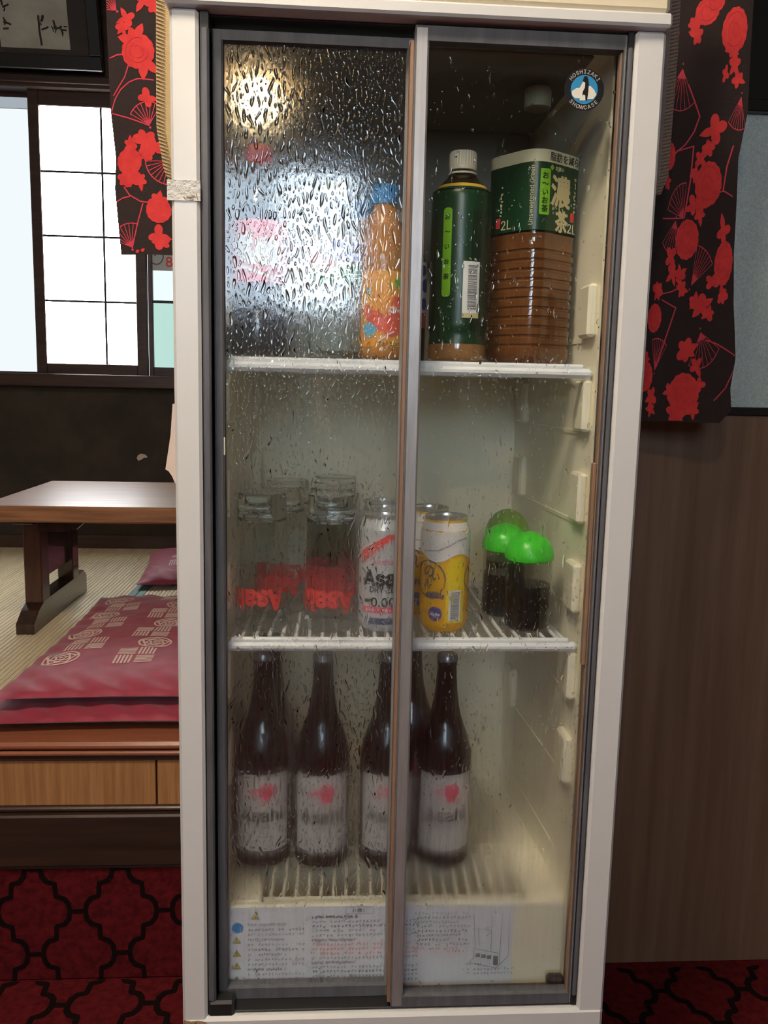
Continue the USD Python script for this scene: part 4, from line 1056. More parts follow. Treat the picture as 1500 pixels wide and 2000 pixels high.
# dark bottle mostly behind the stile
t = thing('dark_bottle', 'dark drink bottle with a pale blue label, mostly hidden by the door stile', 'bottle', (.001, .190, S1))
pp = spline([(.029, .003), (.0335, .01), (.0335, .13), (.031, .155), (.020, .185), (.014, .2)], 6)
obj('dark_drink', lathe(np.vstack([[(0, .003)], pp, [(.0132, .21), (0, .21)]]), 40), 'cola', t, local=True, smooth=45)
obj('screw_cap', cap(.016, .02, .207), 'cap_white', t, local=True)
obj('wrap_label', band(.0335, .075, .150, -PI, PI, .0005, 40, 3), 'label_white', t, local=True)
obj('red_band', band(.0335, .052, .075, -PI, PI, .0005, 40, 2), 'label_pink', t, local=True)
obj('blue_marks', on_cyl(unary_union([Point(.036, .115).buffer(.010), Point(.034, .088).buffer(.009), Point(.030, .137).buffer(.008)]), .0335, .0008), 'label_blue', t, local=True, smooth=False)

# half-litre tea bottle
tprof = spline([(.038, .002), (.0418, .008), (.0418, .026), (.0405, .038), (.0418, .050), (.0425, .060), (.0425, .222), (.041, .238), (.030, .252), (.0205, .262), (.0175, .270), (.0170, .274)], 6)
TR = prof_at(tprof)
t = thing('tea_bottle', 'green labelled tea bottle with a white cap right of the stile', 'bottle', (.0755, .124, S1))
k = int(np.argmax(tprof[:, 1] > .05))
obj('tea_drink', lathe(np.vstack([[(0, .002)], tprof[:k], [(0, .05)]]), 44), 'tea_light', t, local=True, smooth=45)
k2 = int(np.argmax(tprof[:, 1] > .22))
obj('clear_neck', lathe(np.vstack([tprof[k2:], [(.0165, .280)]]), 44), 'pet_tea', t, local=True, smooth=45)
obj('screw_cap', cap(.0195, .026, .270), 'cap_white', t, local=True)
obj('neck_ring', lathe([(.0172, .264), (.0205, .2645), (.0205, .267), (.0172, .2675)], 40), 'cap_white', t, local=True)
lab = obj('wrap_label', band(TR, .026, .242, -PI, PI, .0004, 60, 40), 'tea_green', t, local=True, smooth=50)
obj('gold_edge', band(TR, .2425, .2475, -PI, PI, .0005, 60, 4), 'gold_band', t, local=True)
obj('dark_panel', on_cyl(unary_union([rect(.010, .045, .062, .21), rect(-.06, .045, -.043, .21)]), TR, .0006, step=.008), 'tea_dark', t, local=True, smooth=False)
pill = rect(-.0015, -.056, .0015, .056).buffer(.005)
obj('lime_pill', on_cyl(affinity.translate(pill, -.025, .152), TR, .0008), 'lime', t, local=True, smooth=False)
obj('pill_lettering', on_cyl(column('お〜いお茶', .0085, -.025, .205, 2.0, 2.4), TR, .0012), 'tea_dark', t, local=True, smooth=False)
obj('small_print', on_cyl(unary_union([affinity.translate(affinity.rotate(scribble(0, 0, .15, .0042, 40, 103 + q), 90, origin=(0, 0)), .022 + .0065 * q, .055) for q in range(5)]), TR, .0009, step=.02), 'tea_green', t, local=True, smooth=False)
obj('barcode_field', on_cyl(rect(-.001, .062, .024, .140), TR, .0010), 'label_white', t, local=True, smooth=False)
obj('barcode', on_cyl(place(barcode(.0135, .062, 105), .013, .104), TR, .0013), 'grey_ink', t, local=True, smooth=False)
obj('yellow_foot', on_cyl(rect(-.001, .062, .024, .069), TR, .0013), 'tea_gold', t, local=True, smooth=False)

# two-litre tea bottle: rounded-square section set cornerwise
HS, HR = .0535, .030
sq = rect(-HS + HR, -HS + HR, HS - HR, HS - HR).buffer(HR, quad_segs=10)
sq = affinity.rotate(sq, 36, origin=(0, 0))
ring = np.array(sq.exterior.coords)[:-1]
ang = np.arctan2(ring[:, 0], -ring[:, 1])
ring = ring[np.argsort(ang)]
NS = 96
cum = np.r_[0, np.cumsum(np.linalg.norm(np.diff(np.vstack([ring, ring[:1]]), axis=0), axis=1))]
PERIM = cum[-1]
s_front = np.interp(math.radians(-9), np.sort(ang), cum[:-1])


def sec(s):
    """Point of the square section at arc length s from its front corner, and the outward unit direction."""
    q = np.mod(np.asarray(s) + s_front, PERIM)
    closed = np.vstack([ring, ring[:1]])
    x, y = np.interp(q, cum, closed[:, 0]), np.interp(q, cum, closed[:, 1])
    return np.stack([x, y], -1)


def loft(levels, n=NS):
    """levels: (height, size relative to the full section, roundness 0..1 towards a circle of that size)."""
    s = np.linspace(0, PERIM, n, endpoint=False)
    base = sec(s)
    a = np.arctan2(base[:, 1], base[:, 0])
    v = []
    for z, k_, rd in levels:
        c = np.stack([np.cos(a), np.sin(a)], -1) * HS
        v.append(np.column_stack([(base * (1 - rd) + c * rd) * k_, np.full(n, z)]))
    m_ = len(v)
    v = np.vstack(v + [[(0, 0, levels[0][0]), (0, 0, levels[-1][0])]])
    f = []
    for i in range(m_ - 1):
        for j in range(n):
            q = (j + 1) % n
            f += [(i * n + j, i * n + q, (i + 1) * n + q), (i * n + j, (i + 1) * n + q, (i + 1) * n + j)]
    f += [(m_ * n, (j + 1) % n, j) for j in range(n)] + [(m_ * n + 1, (m_ - 1) * n + j, (m_ - 1) * n + (j + 1) % n) for j in range(n)]
    return trimesh.Trimesh(v, f, process=False)


def on_sq(geom, off=.0006, depth=.0003, step=.006):
    m_ = flat(geom, depth, step)
    p = sec(m_.vertices[:, 0])
    r = np.linalg.norm(p, axis=1, keepdims=True)
    p = p * (1 + (off + m_.vertices[:, 2:3]) / r)
    return trimesh.Trimesh(np.column_stack([p, m_.vertices[:, 1]]), m_.faces, process=False)


t = thing('large_tea_bottle', 'large tea bottle with a dark green label, cornerwise on the upper shelf', 'bottle', (.189, .165, S1))
lv = [(.002, .90, .1), (.010, .985, 0)]
z = .018
while z < .158:
    lv += [(z, 1.0, 0), (z + .006, 1.0, 0), (z + .0075, .968, .05), (z + .0105, .968, .05), (z + .012, 1.0, 0)]
    z += .0135
lv += [(.165, 1.0, 0), (.175, .975, .05), (.183, .99, 0), (.187, .99, 0)]
obj('tea_drink', loft(lv), 'tea', t, local=True, smooth=40)
obj('clear_shoulder', loft([(.187, .985, 0), (.302, .985, 0), (.318, .93, .2), (.338, .72, .6), (.352, .48, .9), (.362, .34, 1), (.374, .31, 1)]), 'pet', t, local=True, smooth=50)
obj('screw_cap', cap(.0195, .028, .372), 'cap_olive', t, local=True)
L = PERIM / 2
obj('wrap_label', on_sq(rect(-L, .190, L, .300), .0005, step=.006), 'tea_green', t, local=True, smooth=30)
obj('cream_strip', on_sq(rect(-L, .283, L, .300), .0010, step=.006), 'tea_cream', t, local=True, smooth=30)
obj('strip_lettering', on_sq(row('脂肪を減らす', .0128, .018, .2915, .8, 1.0), .0016), 'ink', t, local=True, smooth=False)
obj('large_characters', on_sq(unary_union([place(affinity.scale(glyph('濃', .045, 2.6), .95, 1), .044, .246), place(glyph('い', .012, 3), .046, .2195), place(affinity.scale(glyph('茶', .031, 3), .9, 1), .048, .205)]), .0011), 'tea_gold', t, local=True, smooth=False)
obj('lime_pill', on_sq(rect(.0065, .213, .0185, .272).buffer(.002), .0011), 'lime', t, local=True, smooth=False)
obj('pill_lettering', on_sq(column('お〜いお茶', .0105, .0125, .270, 2.2, 1.08), .0015), 'tea_dark', t, local=True, smooth=False)
obj('white_lettering', on_sq(unary_union([affinity.translate(affinity.rotate(text_shape('Unsweetened Green Tea', .0062), 90, origin=(0, 0)), -.004, .196).intersection(rect(-.02, .192, .0, .281)), affinity.translate(affinity.rotate(scribble(0, 0, .045, .005, 9, 111, .14), -90, origin=(0, 0)), -.062, .257), affinity.translate(affinity.rotate(scribble(0, 0, .050, .005, 9, 112, .14), -90, origin=(0, 0)), .073, .270), row('お茶い', .006, .030, .2765, 2)]), .0013), 'tea_cream', t, local=True, smooth=False)
obj('green_clover', on_sq(unary_union([Point(.023 + dx, .2765 + dz).buffer(.0018) for dx, dz in ((-.002, 0), (.002, 0), (0, .002), (0, -.002))]), .0013), 'lime', t, local=True, smooth=False)
obj('red_seal', on_sq(unary_union([rect(-.0685, .197, -.0605, .2115), rect(.067, .2075, .075, .2205)]), .0013), 'red_ink', t, local=True, smooth=False)
obj('volume_figure', on_sq(unary_union([place(text_shape('2L', .013), -.049, .2005), place(text_shape('2L', .013), .071, .198)]), .0013), 'tea_cream', t, local=True, smooth=False)

# ------------------------------------------------------------------ the platform: table and cushions
tb = thing('low_table', 'low wooden tea table with a thick plank top on the tatami', 'table', (-.5, 1.56, ZT))
obj('table_top', cham(-1.085, .12, 1.244, 1.875, .893, .94, .005), 'table_wood', tb)
for k, xc in enumerate((-1.004, .03)):
    pr_ = Polygon([(1.344, 0), (1.885, 0), (1.885, .060), (1.852, .085), (1.80, .078), (1.44, .078), (1.39, .060), (1.344, .030)])
    m = trimesh.creation.extrude_polygon(pr_, .053, engine='earcut')
    m.apply_transform(np.array([[0, 0, 1, xc - .0265], [1, 0, 0, 0], [0, 1, 0, ZT + .0015], [0, 0, 0, 1.0]]))
    obj('foot_beam', m, 'table_leg', tb, smooth=False)
    obj('leg_post', cham(xc - .026, xc + .026, 1.425, 1.495, ZT + .075, .872, .003), 'leg_red', tb)
    obj('leg_post', cham(xc - .026, xc + .026, 1.735, 1.80, ZT + .075, .872, .003), 'table_leg', tb)
    obj('leg_panel', cham(xc - .012, xc + .012, 1.49, 1.74, ZT + .14, .86, .002), 'table_leg', tb)
    obj('cross_rail', cham(xc - .03, xc + .03, 1.36, 1.81, .868, .8935, .003), 'table_leg', tb)
for y in (1.40, 1.80):
    ap = Polygon([(-.975, 0), (.0, 0), (.0, -.052), (-.055, -.052), (-.085, -.045), (-.11, -.022), (-.14, -.012), (-.80, -.012), (-.84, -.022), (-.865, -.045), (-.90, -.052), (-.975, -.052)])
    m = trimesh.creation.extrude_polygon(ap, .03, engine='earcut')
    m.apply_transform(np.array([[1, 0, 0, 0], [0, 0, -1, y + .03], [0, 1, 0, .8925], [0, 0, 0, 1.0]]))
    obj('apron', m, 'table_leg', tb, smooth=False)


def cushion_top(u, v, L, W, h, seed):
    """Height above the seam of a floor cushion at u, v (0..1 across, along)."""
    a, b = np.abs(2 * u - 1), np.abs(2 * v - 1)
    base = np.clip(1 - a ** 4, 0, 1) ** .55 * np.clip(1 - b ** 4, 0, 1) ** .55
    p = np.stack([u * L * 9, v * W * 9, 0 * u], -1)
    edge = np.exp(-((np.minimum(np.minimum(u, 1 - u) * L, np.minimum(v, 1 - v) * W) - .03) / .035) ** 2)
    pleat = np.sin((u * L + v * W) * 75 + 5 * meshkit.noise(p * .5, seed + 3)) * .0045 * edge
    return h * base + (meshkit.fbm(p, 3, seed) - .5) * .012 * base ** .5 + pleat * base ** .3


def cushion(label, cx, cy, z0, L, W, h_up, h_dn, rot, seed, prints, group):
    t = thing('floor_cushion', label, 'cushion', (cx, cy, z0), group=group)
    n1, n2 = 90, 110
    U, V = np.meshgrid(np.linspace(0, 1, n1), np.linspace(0, 1, n2), indexing='ij')
    ear = 1 + .035 * ((2 * U - 1) ** 2 * (2 * V - 1) ** 2) - .015 * (1 - (2 * U - 1) ** 2) - .015 * (1 - (2 * V - 1) ** 2)
    X, Y = (U - .5) * L * ear, (V - .5) * W * ear
    up = cushion_top(U, V, L, W, h_up, seed)
    dn = np.clip(1 - np.abs(2 * U - 1) ** 5, 0, 1) ** .6 * np.clip(1 - np.abs(2 * V - 1) ** 5, 0, 1) ** .6 * h_dn
    c, s = math.cos(rot), math.sin(rot)

    def put(x, y, z):
        return np.stack([cx + c * x - s * y, cy + s * x + c * y, z], -1)
    top = put(X, Y, z0 + h_dn + up)
    bot = put(X, Y, z0 + h_dn - dn)
    v = np.vstack([top.reshape(-1, 3), bot.reshape(-1, 3)])
    f = []
    I = np.arange(n1 * n2).reshape(n1, n2)
    A, B, C, D = I[:-1, :-1].ravel(), I[1:, :-1].ravel(), I[1:, 1:].ravel(), I[:-1, 1:].ravel()
    f = np.vstack([np.stack([A, B, C], 1), np.stack([A, C, D], 1), np.stack([A, C, B], 1) + n1 * n2, np.stack([A, D, C], 1) + n1 * n2])
    obj('cover', trimesh.Trimesh(v, f, process=False), 'zabuton', t, smooth=True)
    if prints:
        g = unary_union(prints)
        m = flat(g, .0003, .012)
        uu, vv = m.vertices[:, 0] / L + .5, m.vertices[:, 1] / W + .5
        zz = z0 + h_dn + cushion_top(uu, vv, L, W, h_up, seed) + .0009 + m.vertices[:, 2]
        ee = 1 + .035 * ((2 * uu - 1) ** 2 * (2 * vv - 1) ** 2) - .015 * (1 - (2 * uu - 1) ** 2) - .015 * (1 - (2 * vv - 1) ** 2)
        obj('embroidered_pattern', trimesh.Trimesh(put(m.vertices[:, 0] * ee, m.vertices[:, 1] * ee, zz), m.faces, process=False), 'embroidery', t, label='pale embroidered rosettes and woven squares', smooth=False)
    return t


def rosette(x, y, r):
    out = []
    c = Point(x, y).buffer(r, 20)
    out.append(c.difference(Point(x, y).buffer(r * .87, 20)))
    for k, q in enumerate((.86, .62, .38)):
        pts = [(x + r * q * math.cos(PI * 2 * i / 5 + k * .6 + .3), y + r * q * math.sin(PI * 2 * i / 5 + k * .6 + .3)) for i in range(5)]
        po_ = Polygon(pts)
        out.append(po_.difference(po_.buffer(-r * .11)))
        out += [Polygon([pts[i], ((pts[i][0] * .55 + pts[(i + 1) % 5][0] * .45), (pts[i][1] * .55 + pts[(i + 1) % 5][1] * .45)), (x + (pts[i][0] - x) * 1.12, y + (pts[i][1] - y) * 1.12)]) for i in range(5)]
    out.append(Point(x, y).buffer(r * .1))
    return unary_union([p.buffer(0) for p in out])


def hatch(x, y, w):
    out = []
    q = w / 2
    for i in range(2):
        for j in range(2):
            ox, oy = x - w / 2 + i * (q + .006), y - w / 2 + j * (q + .006)
            for k in range(5):
                if (i + j) % 2:
                    out.append(rect(ox, oy + k * q / 5, ox + q, oy + k * q / 5 + q * .12))
                else:
                    out.append(rect(ox + k * q / 5, oy, ox + k * q / 5 + q * .12, oy + q))
    return unary_union(out)


CL, CW = .70, .86
pr1 = []
for i in range(4):
    for j in range(7):
        x, y = -.27 + .17 * i + (.03 if j % 2 else 0), -.26 + .095 * j
        if abs(x) > .31 or abs(y) > .37:
            continue
        pr1.append(rosette(x, y, .042) if (i + j) % 2 == 0 else hatch(x, y, .085))
cushion('lower red floor cushion of the stack on the platform edge', -.485, 1.06, ZT + .0015, .74, .88, .026, .024, .0, 4, [], 'red floor cushions')
cushion('upper red floor cushion of the stack, with pale embroidered rosettes', -.470, 1.085, ZT + .046, CL, CW, .040, .022, .0, 9, pr1, 'red floor cushions')
cushion('red floor cushion lying further back beside the low table', -.575, 2.22, ZT + .0015, .52, .56, .055, .02, .12, 13, [hatch(-.12, -.14, .085), rosette(.0, -.14, .042), hatch(.12, -.14, .085), rosette(-.12, -.03, .042), hatch(0, -.03, .085)], 'red floor cushions')

# ------------------------------------------------------------------ calligraphy frame on the wall above the windows
ca = thing('calligraphy_frame', 'dark framed calligraphy sheet above the bright windows', 'picture', (-1.34, 2.60, 2.545))
tilt = math.radians(14)


def leaned(mesh_):
    """Leans a mesh built flat in x-z (y towards the wall) forward from the lintel."""
    m_ = mesh_.copy()
    x, y, z = m_.vertices.T
    m_.vertices = np.stack([x, 2.625 - z * math.sin(tilt) + y * math.cos(tilt), 2.545 + z * math.cos(tilt) + y * math.sin(tilt)], 1)
    return m_


for a, b, c, d in ((-1.75, -1.06, 0, .055), (-1.75, -1.06, .47, .52), (-1.75, -1.70, .055, .47), (-1.11, -1.06, .055, .47)):
    obj('frame_rail', leaned(cham(a, b, -.018, .012, c, d, .004)), 'black_frame', ca)
obj('backing', leaned(cham(-1.70, -1.11, 0, .006, .055, .47, .001)), 'kick_wood', ca)
obj('paper_sheet', leaned(cham(-1.46, -1.185, -.0035, -.001, .075, .455, .0005)), 'scroll_paper', ca)
strokes = []
g_ = np.random.default_rng(31)
for cx, zs in ((-1.435, (.40, .33, .22, .15)), (-1.37, (.41, .31)), (-1.30, (.40, .36, .16)), (-1.235, (.40, .30, .15)), (-1.205, (.14,))):
    for z in zs:
        for k in range(4):
            a = g_.uniform(-.5, .5) + (PI / 2 if g_.random() < .6 else .2)
            Ls = g_.uniform(.010, .026)
            px, pz = cx + g_.uniform(-.012, .012), z + g_.uniform(-.018, .018)
            strokes.append(LineString([(px, pz), (px + Ls * .5 * math.cos(a) + .002, pz + Ls * .5 * math.sin(a)), (px + Ls * math.cos(a), pz + Ls * math.sin(a))]).buffer(g_.uniform(.0018, .004), quad_segs=2))
strokes.append(LineString([(-1.300, .19), (-1.301, .14), (-1.298, .09)]).buffer(.004))
m = flat(unary_union(strokes).intersection(rect(-1.455, .08, -1.19, .45)), .0005)
m.vertices = m.vertices[:, [0, 2, 1]] * [1, -1, 1] + [0, -.0037, 0]
obj('brush_writing', leaned(m), 'ink', ca, smooth=False)
obj('front_glass', leaned(cham(-1.70, -1.11, -.012, -.010, .055, .47, .0003)), 'clear_glass', ca, smooth=False)

# ------------------------------------------------------------------ noren curtains at both sides of the cooler


def peony(x, z, r, sx=1.0, seed=0):
    g = np.random.default_rng(seed + int(abs(x) * 1e4))
    a = np.linspace(0, 2 * PI, 60, endpoint=False)
    rr = r * (1 + .055 * np.abs(np.sin(a * 7 + g.uniform(0, 3))) - .03)
    return affinity.scale(Polygon(np.stack([x + rr * np.cos(a), z + rr * np.sin(a)], 1)), sx, 1, origin=(x, z))


def leaf(x, z, ang, L, w, sx=1.0):
    u = np.linspace(0, 1, 12)
    hw = w * np.sin(PI * u ** .8) * .5
    pts = np.vstack([np.stack([u * L, hw], 1), np.stack([u * L, -hw], 1)[::-1]])
    c, s = math.cos(ang), math.sin(ang)
    p = pts @ np.array([[c, s], [-s, c]])
    return affinity.scale(Polygon(p + [x, z]).buffer(0), sx, 1, origin=(x, z))


def blossom(x, z, r, sx=1.0, n=5, seed=0):
    g = np.random.default_rng(seed + int(abs(z) * 1e4))
    a0, n = g.uniform(0, 6), int(g.integers(4, 7))
    out = [Point(x, z).buffer(r * .5)]
    for i in range(n):
        a = a0 + 2 * PI * i / n + g.uniform(-.25, .25)
        q = r * g.uniform(.8, 1.1)
        if g.random() < .3:
            out.append(leaf(x, z, a, q * 1.5, r * .7))
        else:
            out.append(affinity.rotate(affinity.scale(Point(x + q * .62, z).buffer(q * .5), 1.15, .85), a, origin=(x, z), use_radians=True))
    return affinity.scale(unary_union(out), sx, 1, origin=(x, z))


def fan(x, z, r, a0, a1, w, sx=1.0, ribs=8):
    out = []
    for a in np.linspace(a0, a1, ribs):
        out.append(LineString([(x, z), (x + r * math.cos(a), z + r * math.sin(a))]).buffer(w * .5, cap_style=2, quad_segs=1))
    for q in (1.0,):
        out.append(LineString([(x + r * q * math.cos(a), z + r * q * math.sin(a)) for a in np.linspace(a0, a1, 16)]).buffer(w * .75))
    am = (a0 + a1) / 2
    out += [Point(x - r * .12 * math.cos(am), z - r * .12 * math.sin(am)).buffer(w * 1.6), Polygon([(x, z), (x + r * .3 * math.cos(a0), z + r * .3 * math.sin(a0)), (x + r * .3 * math.cos(a1), z + r * .3 * math.sin(a1))])]
    return affinity.scale(unary_union(out), sx, 1, origin=(x, z))


def noren(label, x_in, x_out, z0, z1, y_of, x_edge, red, lines, shade, thick=.002):
    """A hanging cloth strip: y_of(x, z) is its surface, x_edge(z) its wavy free edge."""
    t = thing('noren_curtain', label, 'curtain', ((x_in + x_out) / 2, float(y_of(np.array(x_in), np.array(z1))), z0))
    nu, nv = 60, 150
    u, z = np.meshgrid(np.linspace(0, 1, nu), np.linspace(z0, z1, nv), indexing='ij')
    x = x_in + (x_edge(z) - x_in) * u
    V, F = [], []
    I = np.arange(nu * nv).reshape(nu, nv)
    A, B, C, D = I[:-1, :-1].ravel(), I[1:, :-1].ravel(), I[1:, 1:].ravel(), I[:-1, 1:].ravel()
    fr_, bk_ = np.stack([x, y_of(x, z), z], -1).reshape(-1, 3), np.stack([x, y_of(x, z) + thick, z], -1).reshape(-1, 3)
    q = [np.stack([A, B, C], 1), np.stack([A, C, D], 1)]
    back = [k[:, ::-1] + nu * nv for k in q]
    E = []
    for line in (I[:, 0], I[:, -1], I[0], I[-1]):
        E += [(a, b, b + nu * nv) for a, b in zip(line[:-1], line[1:])] + [(a, b + nu * nv, a + nu * nv) for a, b in zip(line[:-1], line[1:])]
    obj('cloth', trimesh.Trimesh(np.vstack([fr_, bk_]), np.vstack(q + back + [np.array(E)]), process=False), 'noren_cloth', t, smooth=50)
    zz = np.linspace(z0 + .001, z1, 60)
    outline = Polygon(np.vstack([np.stack([np.full(60, x_in), zz], 1), np.stack([x_edge(zz), zz], 1)[::-1]])).buffer(-.0012)
    for nm, gs, mm, lift in (('printed_blossom', red, 'print_red', .0006), ('printed_fan', lines, 'print_line', .0004), ('petal_shading', shade, 'print_shade', .0010)):
        g = unary_union(gs).intersection(outline)
        whole = [g] if nm == 'petal_shading' else [q for q in getattr(g, 'geoms', [g]) if q.area > 2e-7]
        for q in whole:
            m_ = flat(q, .0002, .012)
            px, pz, d = m_.vertices.T
            obj(nm, trimesh.Trimesh(np.stack([px, y_of(px, pz) - lift - d, pz], 1), m_.faces, process=False), mm, t, kind='stuff' if nm == 'petal_shading' else None, smooth=False)
    # sewn hem along the foot
    hx = np.linspace(x_in, float(x_edge(np.array(z0))), 40)
    hz = np.linspace(z0 - .0005, z0 + .030, 5)
    P = np.array([[(a, float(y_of(np.array(a), np.array(max(b, z0)))) - (.0003 if lay == 0 else -thick - .0003), b) for a in hx for b in hz] for lay in (0, 1)]).reshape(-1, 3)
    return t


def P(px, py, y):
    q = on_plane(px, py, y)
    return q[0], q[2]


YL = .42
yl = lambda x, z: YL + .010 * np.sin((x + .5) * 36 + z * 1.2) + .004 * np.sin(z * 9)
xl = lambda z: -.491 + np.interp(z, [1.5, 1.545, 1.62, 1.67, 1.75, 1.95, 2.3], [.010, .006, .0005, .004, -.003, -.006, -.006])
pl_ = lambda px, py: P(px, py, YL)
S = 1.0 / 1085
red, lines, shade = [], [], []
x, z = pl_(272, 105); red.append(peony(x, z, 30 * S)); shade += [LineString([(x + r_ * math.cos(a), z + r_ * math.sin(a)) for a in np.linspace(a_, a_ + 2.2, 9)]).buffer(.0005) for r_, a_ in ((.008, 0), (.013, 2), (.018, 4), (.021, 1.2), (.011, 4.5))]
for px, py, an, L_, w_ in ((265, 80, 2.0, 22, 15), (270, 78, 1.1, 26, 15), (258, 82, 2.9, 26, 16), (283, 128, -1.6, 30, 17), (291, 125, -.9, 26, 16), (249, 42, .6, 0, 0)):
    if L_:
        x, z = pl_(px, py); red.append(leaf(x, z, an, L_ * S, w_ * S))
for px, py, r_ in ((249, 40, 14), (241, 57, 11), (290, 196, 15), (255, 282, 12), (286, 277, 20), (302, 290, 15), (287, 303, 13), (244, 350, 13), (256, 352, 13), (275, 353, 13), (311, 395, 16), (311, 462, 18), (318, 475, 14), (283, 8, 16), (303, 16, 14)):
    x, z = pl_(px, py); red.append(blossom(x, z, r_ * S, 1, 5, int(px)))
x, z = pl_(253, 316); red.append(peony(x, z, 24 * S))
x, z = pl_(311, 412); red.append(peony(x, z, 23 * S))
x, z = pl_(300, 2); red.append(peony(x, z, 18 * S))
for px, py in ((276, 491), (265, 493)):
    x, z = pl_(px, py); red.append(leaf(x, z, .5, 9 * S, 6 * S))
LW = .0011
for a_ in ([(214, 112), (228, 108), (241, 108)], [(253, 130), (245, 152), (233, 168), (221, 185)], [(215, 218), (224, 192), (236, 175), (254, 163), (272, 158), (302, 161)], [(216, 219), (250, 231), (293, 248)], [(241, 364), (252, 380), (275, 394), (297, 398)], [(226, 391), (238, 385), (252, 383)], [(280, 399), (268, 440), (258, 484)]):
    lines.append(LineString([pl_(*p) for p in a_]).buffer(LW))
for px, py, r_, a0, a1 in ((294, 247, 40, 1.05, 2.65), (256, 482, 44, 1.25, 2.75), (228, 22, 26, 1.7, 3.0)):
    x, z = pl_(px, py); lines.append(fan(x, z, r_ * S, a0, a1, .0013))
x, z = pl_(330, 316); lines.append(fan(x, z, 42 * S, 3.2, 4.7, .0013))
noren('dark noren with red peonies hanging left of the cooler', -.325, -.491, 1.509, 2.30, yl, xl, red, lines, shade)

YN = .40
yn = lambda x, z: YN + .018 * np.sin((x - .4) * 26 + .8 * np.sin(z * 3)) + .004 * np.sin(z * 11)
xn = lambda z: np.interp(z, [1.23, 1.26, 1.30, 1.354, 1.45, 1.536, 1.62, 1.70, 1.78, 1.95, 2.3], [.600, .628, .622, .627, .612, .604, .602, .600, .612, .607, .607])
pn = lambda px, py: P(px, py, YN)
red, lines, shade = [], [], []
for px, py, r_, sx in ((1383, 21, 24, .8), (1381, 361, 42, .52), (1344, 467, 38, .52), (1404, 518, 42, .38), (1336, 770, 42, .62), (1285, 620, 28, .5), (1429, 65, 40, .55), (1316, 300, 26, .4), (1268, 735, 30, .5), (1395, 5, 20, .8)):
    x, z = pn(px, py); red.append(peony(x, z, r_ * S, sx))
    shade += [affinity.scale(LineString([(x + q * r_ * S * math.cos(a), z + q * r_ * S * math.sin(a)) for a in np.linspace(a_, a_ + 1.9, 8)]).buffer(.0005), sx, 1, origin=(x, z)) for q, a_ in ((.3, 0), (.5, 2), (.7, 4), (.8, .8))]
for px, py, r_, sx in ((1366, 64, 18, .55), (1361, 42, 14, .7), (1425, 100, 16, .6), (1429, 132, 17, .6), (1434, 161, 15, .6), (1413, 148, 15, .4), (1313, 34, 24, .4), (1326, 60, 20, .4), (1315, 10, 22, .4), (1393, 255, 24, .7), (1383, 290, 15, .6), (1370, 310, 17, .6), (1361, 340, 14, .6), (1355, 402, 18, .6), (1366, 420, 15, .6), (1370, 395, 15, .6),
                       (1316, 500, 17, .6), (1319, 532, 18, .5), (1332, 535, 17, .5), (1335, 565, 15, .5), (1404, 455, 22, .5), (1385, 552, 16, .7), (1402, 580, 16, .5), (1366, 600, 22, .75), (1358, 588, 14, .7), (1378, 612, 14, .7), (1291, 565, 18, .5), (1342, 684, 22, .65), (1358, 715, 17, .7), (1362, 752, 15, .7), (1323, 807, 20, .8), (1312, 765, 14, .6), (1350, 800, 15, .7), (1280, 775, 18, .5), (1268, 700, 16, .4), (1278, 800, 14, .5), (1310, 350, 14, .4)):
    x, z = pn(px, py); red.append(blossom(x, z, r_ * S, sx, 5, int(py)))
for a_ in ([(1352, 160), (1361, 190), (1370, 225)], [(1370, 225), (1360, 255), (1345, 278), (1322, 298)], [(1359, 283), (1352, 350), (1340, 424)], [(1315, 308), (1330, 290), (1359, 283)], [(1301, 424), (1338, 424)], [(1300, 572), (1318, 568), (1332, 560)], [(1300, 584), (1325, 600), (1310, 650), (1290, 715)], [(1392, 672), (1431, 697), (1428, 720), (1410, 758), (1388, 782)], [(1375, 665), (1392, 672)], [(1405, 375), (1412, 330), (1424, 290)], [(1392, 380), (1406, 377), (1420, 388)]):
    lines.append(LineString([pn(*p) for p in a_]).buffer(LW))
for px, py, r_, a0, a1, sx in ((1342, 127, 76, -2.35, -.95, .55), (1338, 424, 66, 1.5, 2.9, .45), (1325, 429, 62, -2.4, -1.1, .5), (1351, 557, 76, .55, 1.45, .5), (1287, 722, 62, .9, 1.9, .5), (1366, 650, 70, -2.0, -.45, .55), (1440, 195, 60, -2.3, -1.2, .5)):
    x, z = pn(px, py); lines.append(fan(x, z, r_ * S, a0, a1, .0012, sx))
noren('dark noren with red peonies hanging right of the cooler', .40, .61, 1.236, 2.30, yn, xn, red, lines, shade)


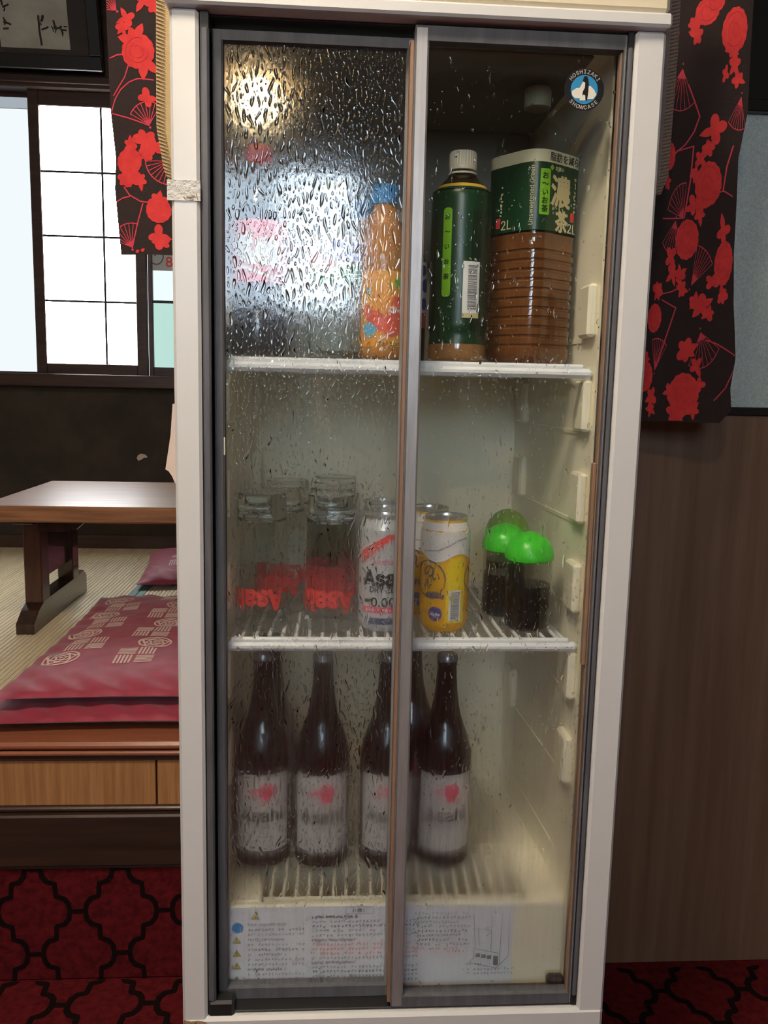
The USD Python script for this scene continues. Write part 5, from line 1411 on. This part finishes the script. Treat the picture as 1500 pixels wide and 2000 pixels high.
def strip(label, xa, xb, z0, z1, y, m_, edge, side):
    t = thing('woven_strip', label, 'cloth', ((xa + xb) / 2, y, z0))
    zz = np.linspace(z0, z1, 60)
    xe = xa + edge(zz)
    v, f = [], []
    for i, z in enumerate(zz):
        v += [(xe[i], y, z), (xb, y + .004, z), (xb, y + .012, z), (xe[i], y + .008, z)]
    for i in range(len(zz) - 1):
        for k in range(4):
            a, b = i * 4 + k, i * 4 + (k + 1) % 4
            f += [(a, b, b + 4), (a, b + 4, a + 4)]
    f += [(0, 2, 1), (0, 3, 2)]
    e = len(v) - 4
    f += [(e, e + 1, e + 2), (e, e + 2, e + 3)]
    mm = trimesh.Trimesh(v, f, process=False)
    mm.fix_normals()
    obj('woven_body', mm, m_, t, smooth=20)
    st_ = []
    for z in np.arange(z0 + .004, z1 - .004, .0052):
        x = xa + float(edge(np.array(z)))
        st_.append(rod((x + side * .0004, y - .0008, z), (x - side * -.013 if side > 0 else x - .013, y - .0006, z - .0035), .0006, 5))
    obj('whip_stitching', st_, 'tan_stitch', t, kind='stuff', smooth=False)
    return t


strip('tan woven strip with whipstitched edge left of the cooler', -.372, -.3285, 1.566, 2.05, .20, 'tan_weave', lambda z: np.interp(z, [1.566, 1.60, 1.66, 1.75, 2.05], [.026, .010, .0, .001, .006]), 1)
strip('brownish grey woven strip right of the cooler', .4085, .330, 1.592, 2.05, .20, 'grey_weave', lambda z: np.interp(z, [1.592, 1.62, 1.8, 2.05], [-.012, -.002, .0, -.004]), -1)

cl_ = thing('hanging_cloth', 'pale pink cloth corner showing behind the left cooler edge', 'cloth', (-.37, .57, 1.12))
pc = [on_plane(px, py, .575) for px, py in ((337, 789), (333, 850), (323, 917), (329, 920), (336, 930), (342, 944))]
poly = Polygon([(p[0], p[2]) for p in pc] + [(-.30, pc[-1][2] - .01), (-.30, pc[0][2] + .02)])
m = flat(poly, .003)
m.apply_transform(np.array([[1, 0, 0, 0], [0, 0, -1, .578], [0, 1, 0, 0], [0, 0, 0, 1.0]]))
obj('cloth', m, 'pink_cloth', cl_, smooth=False)
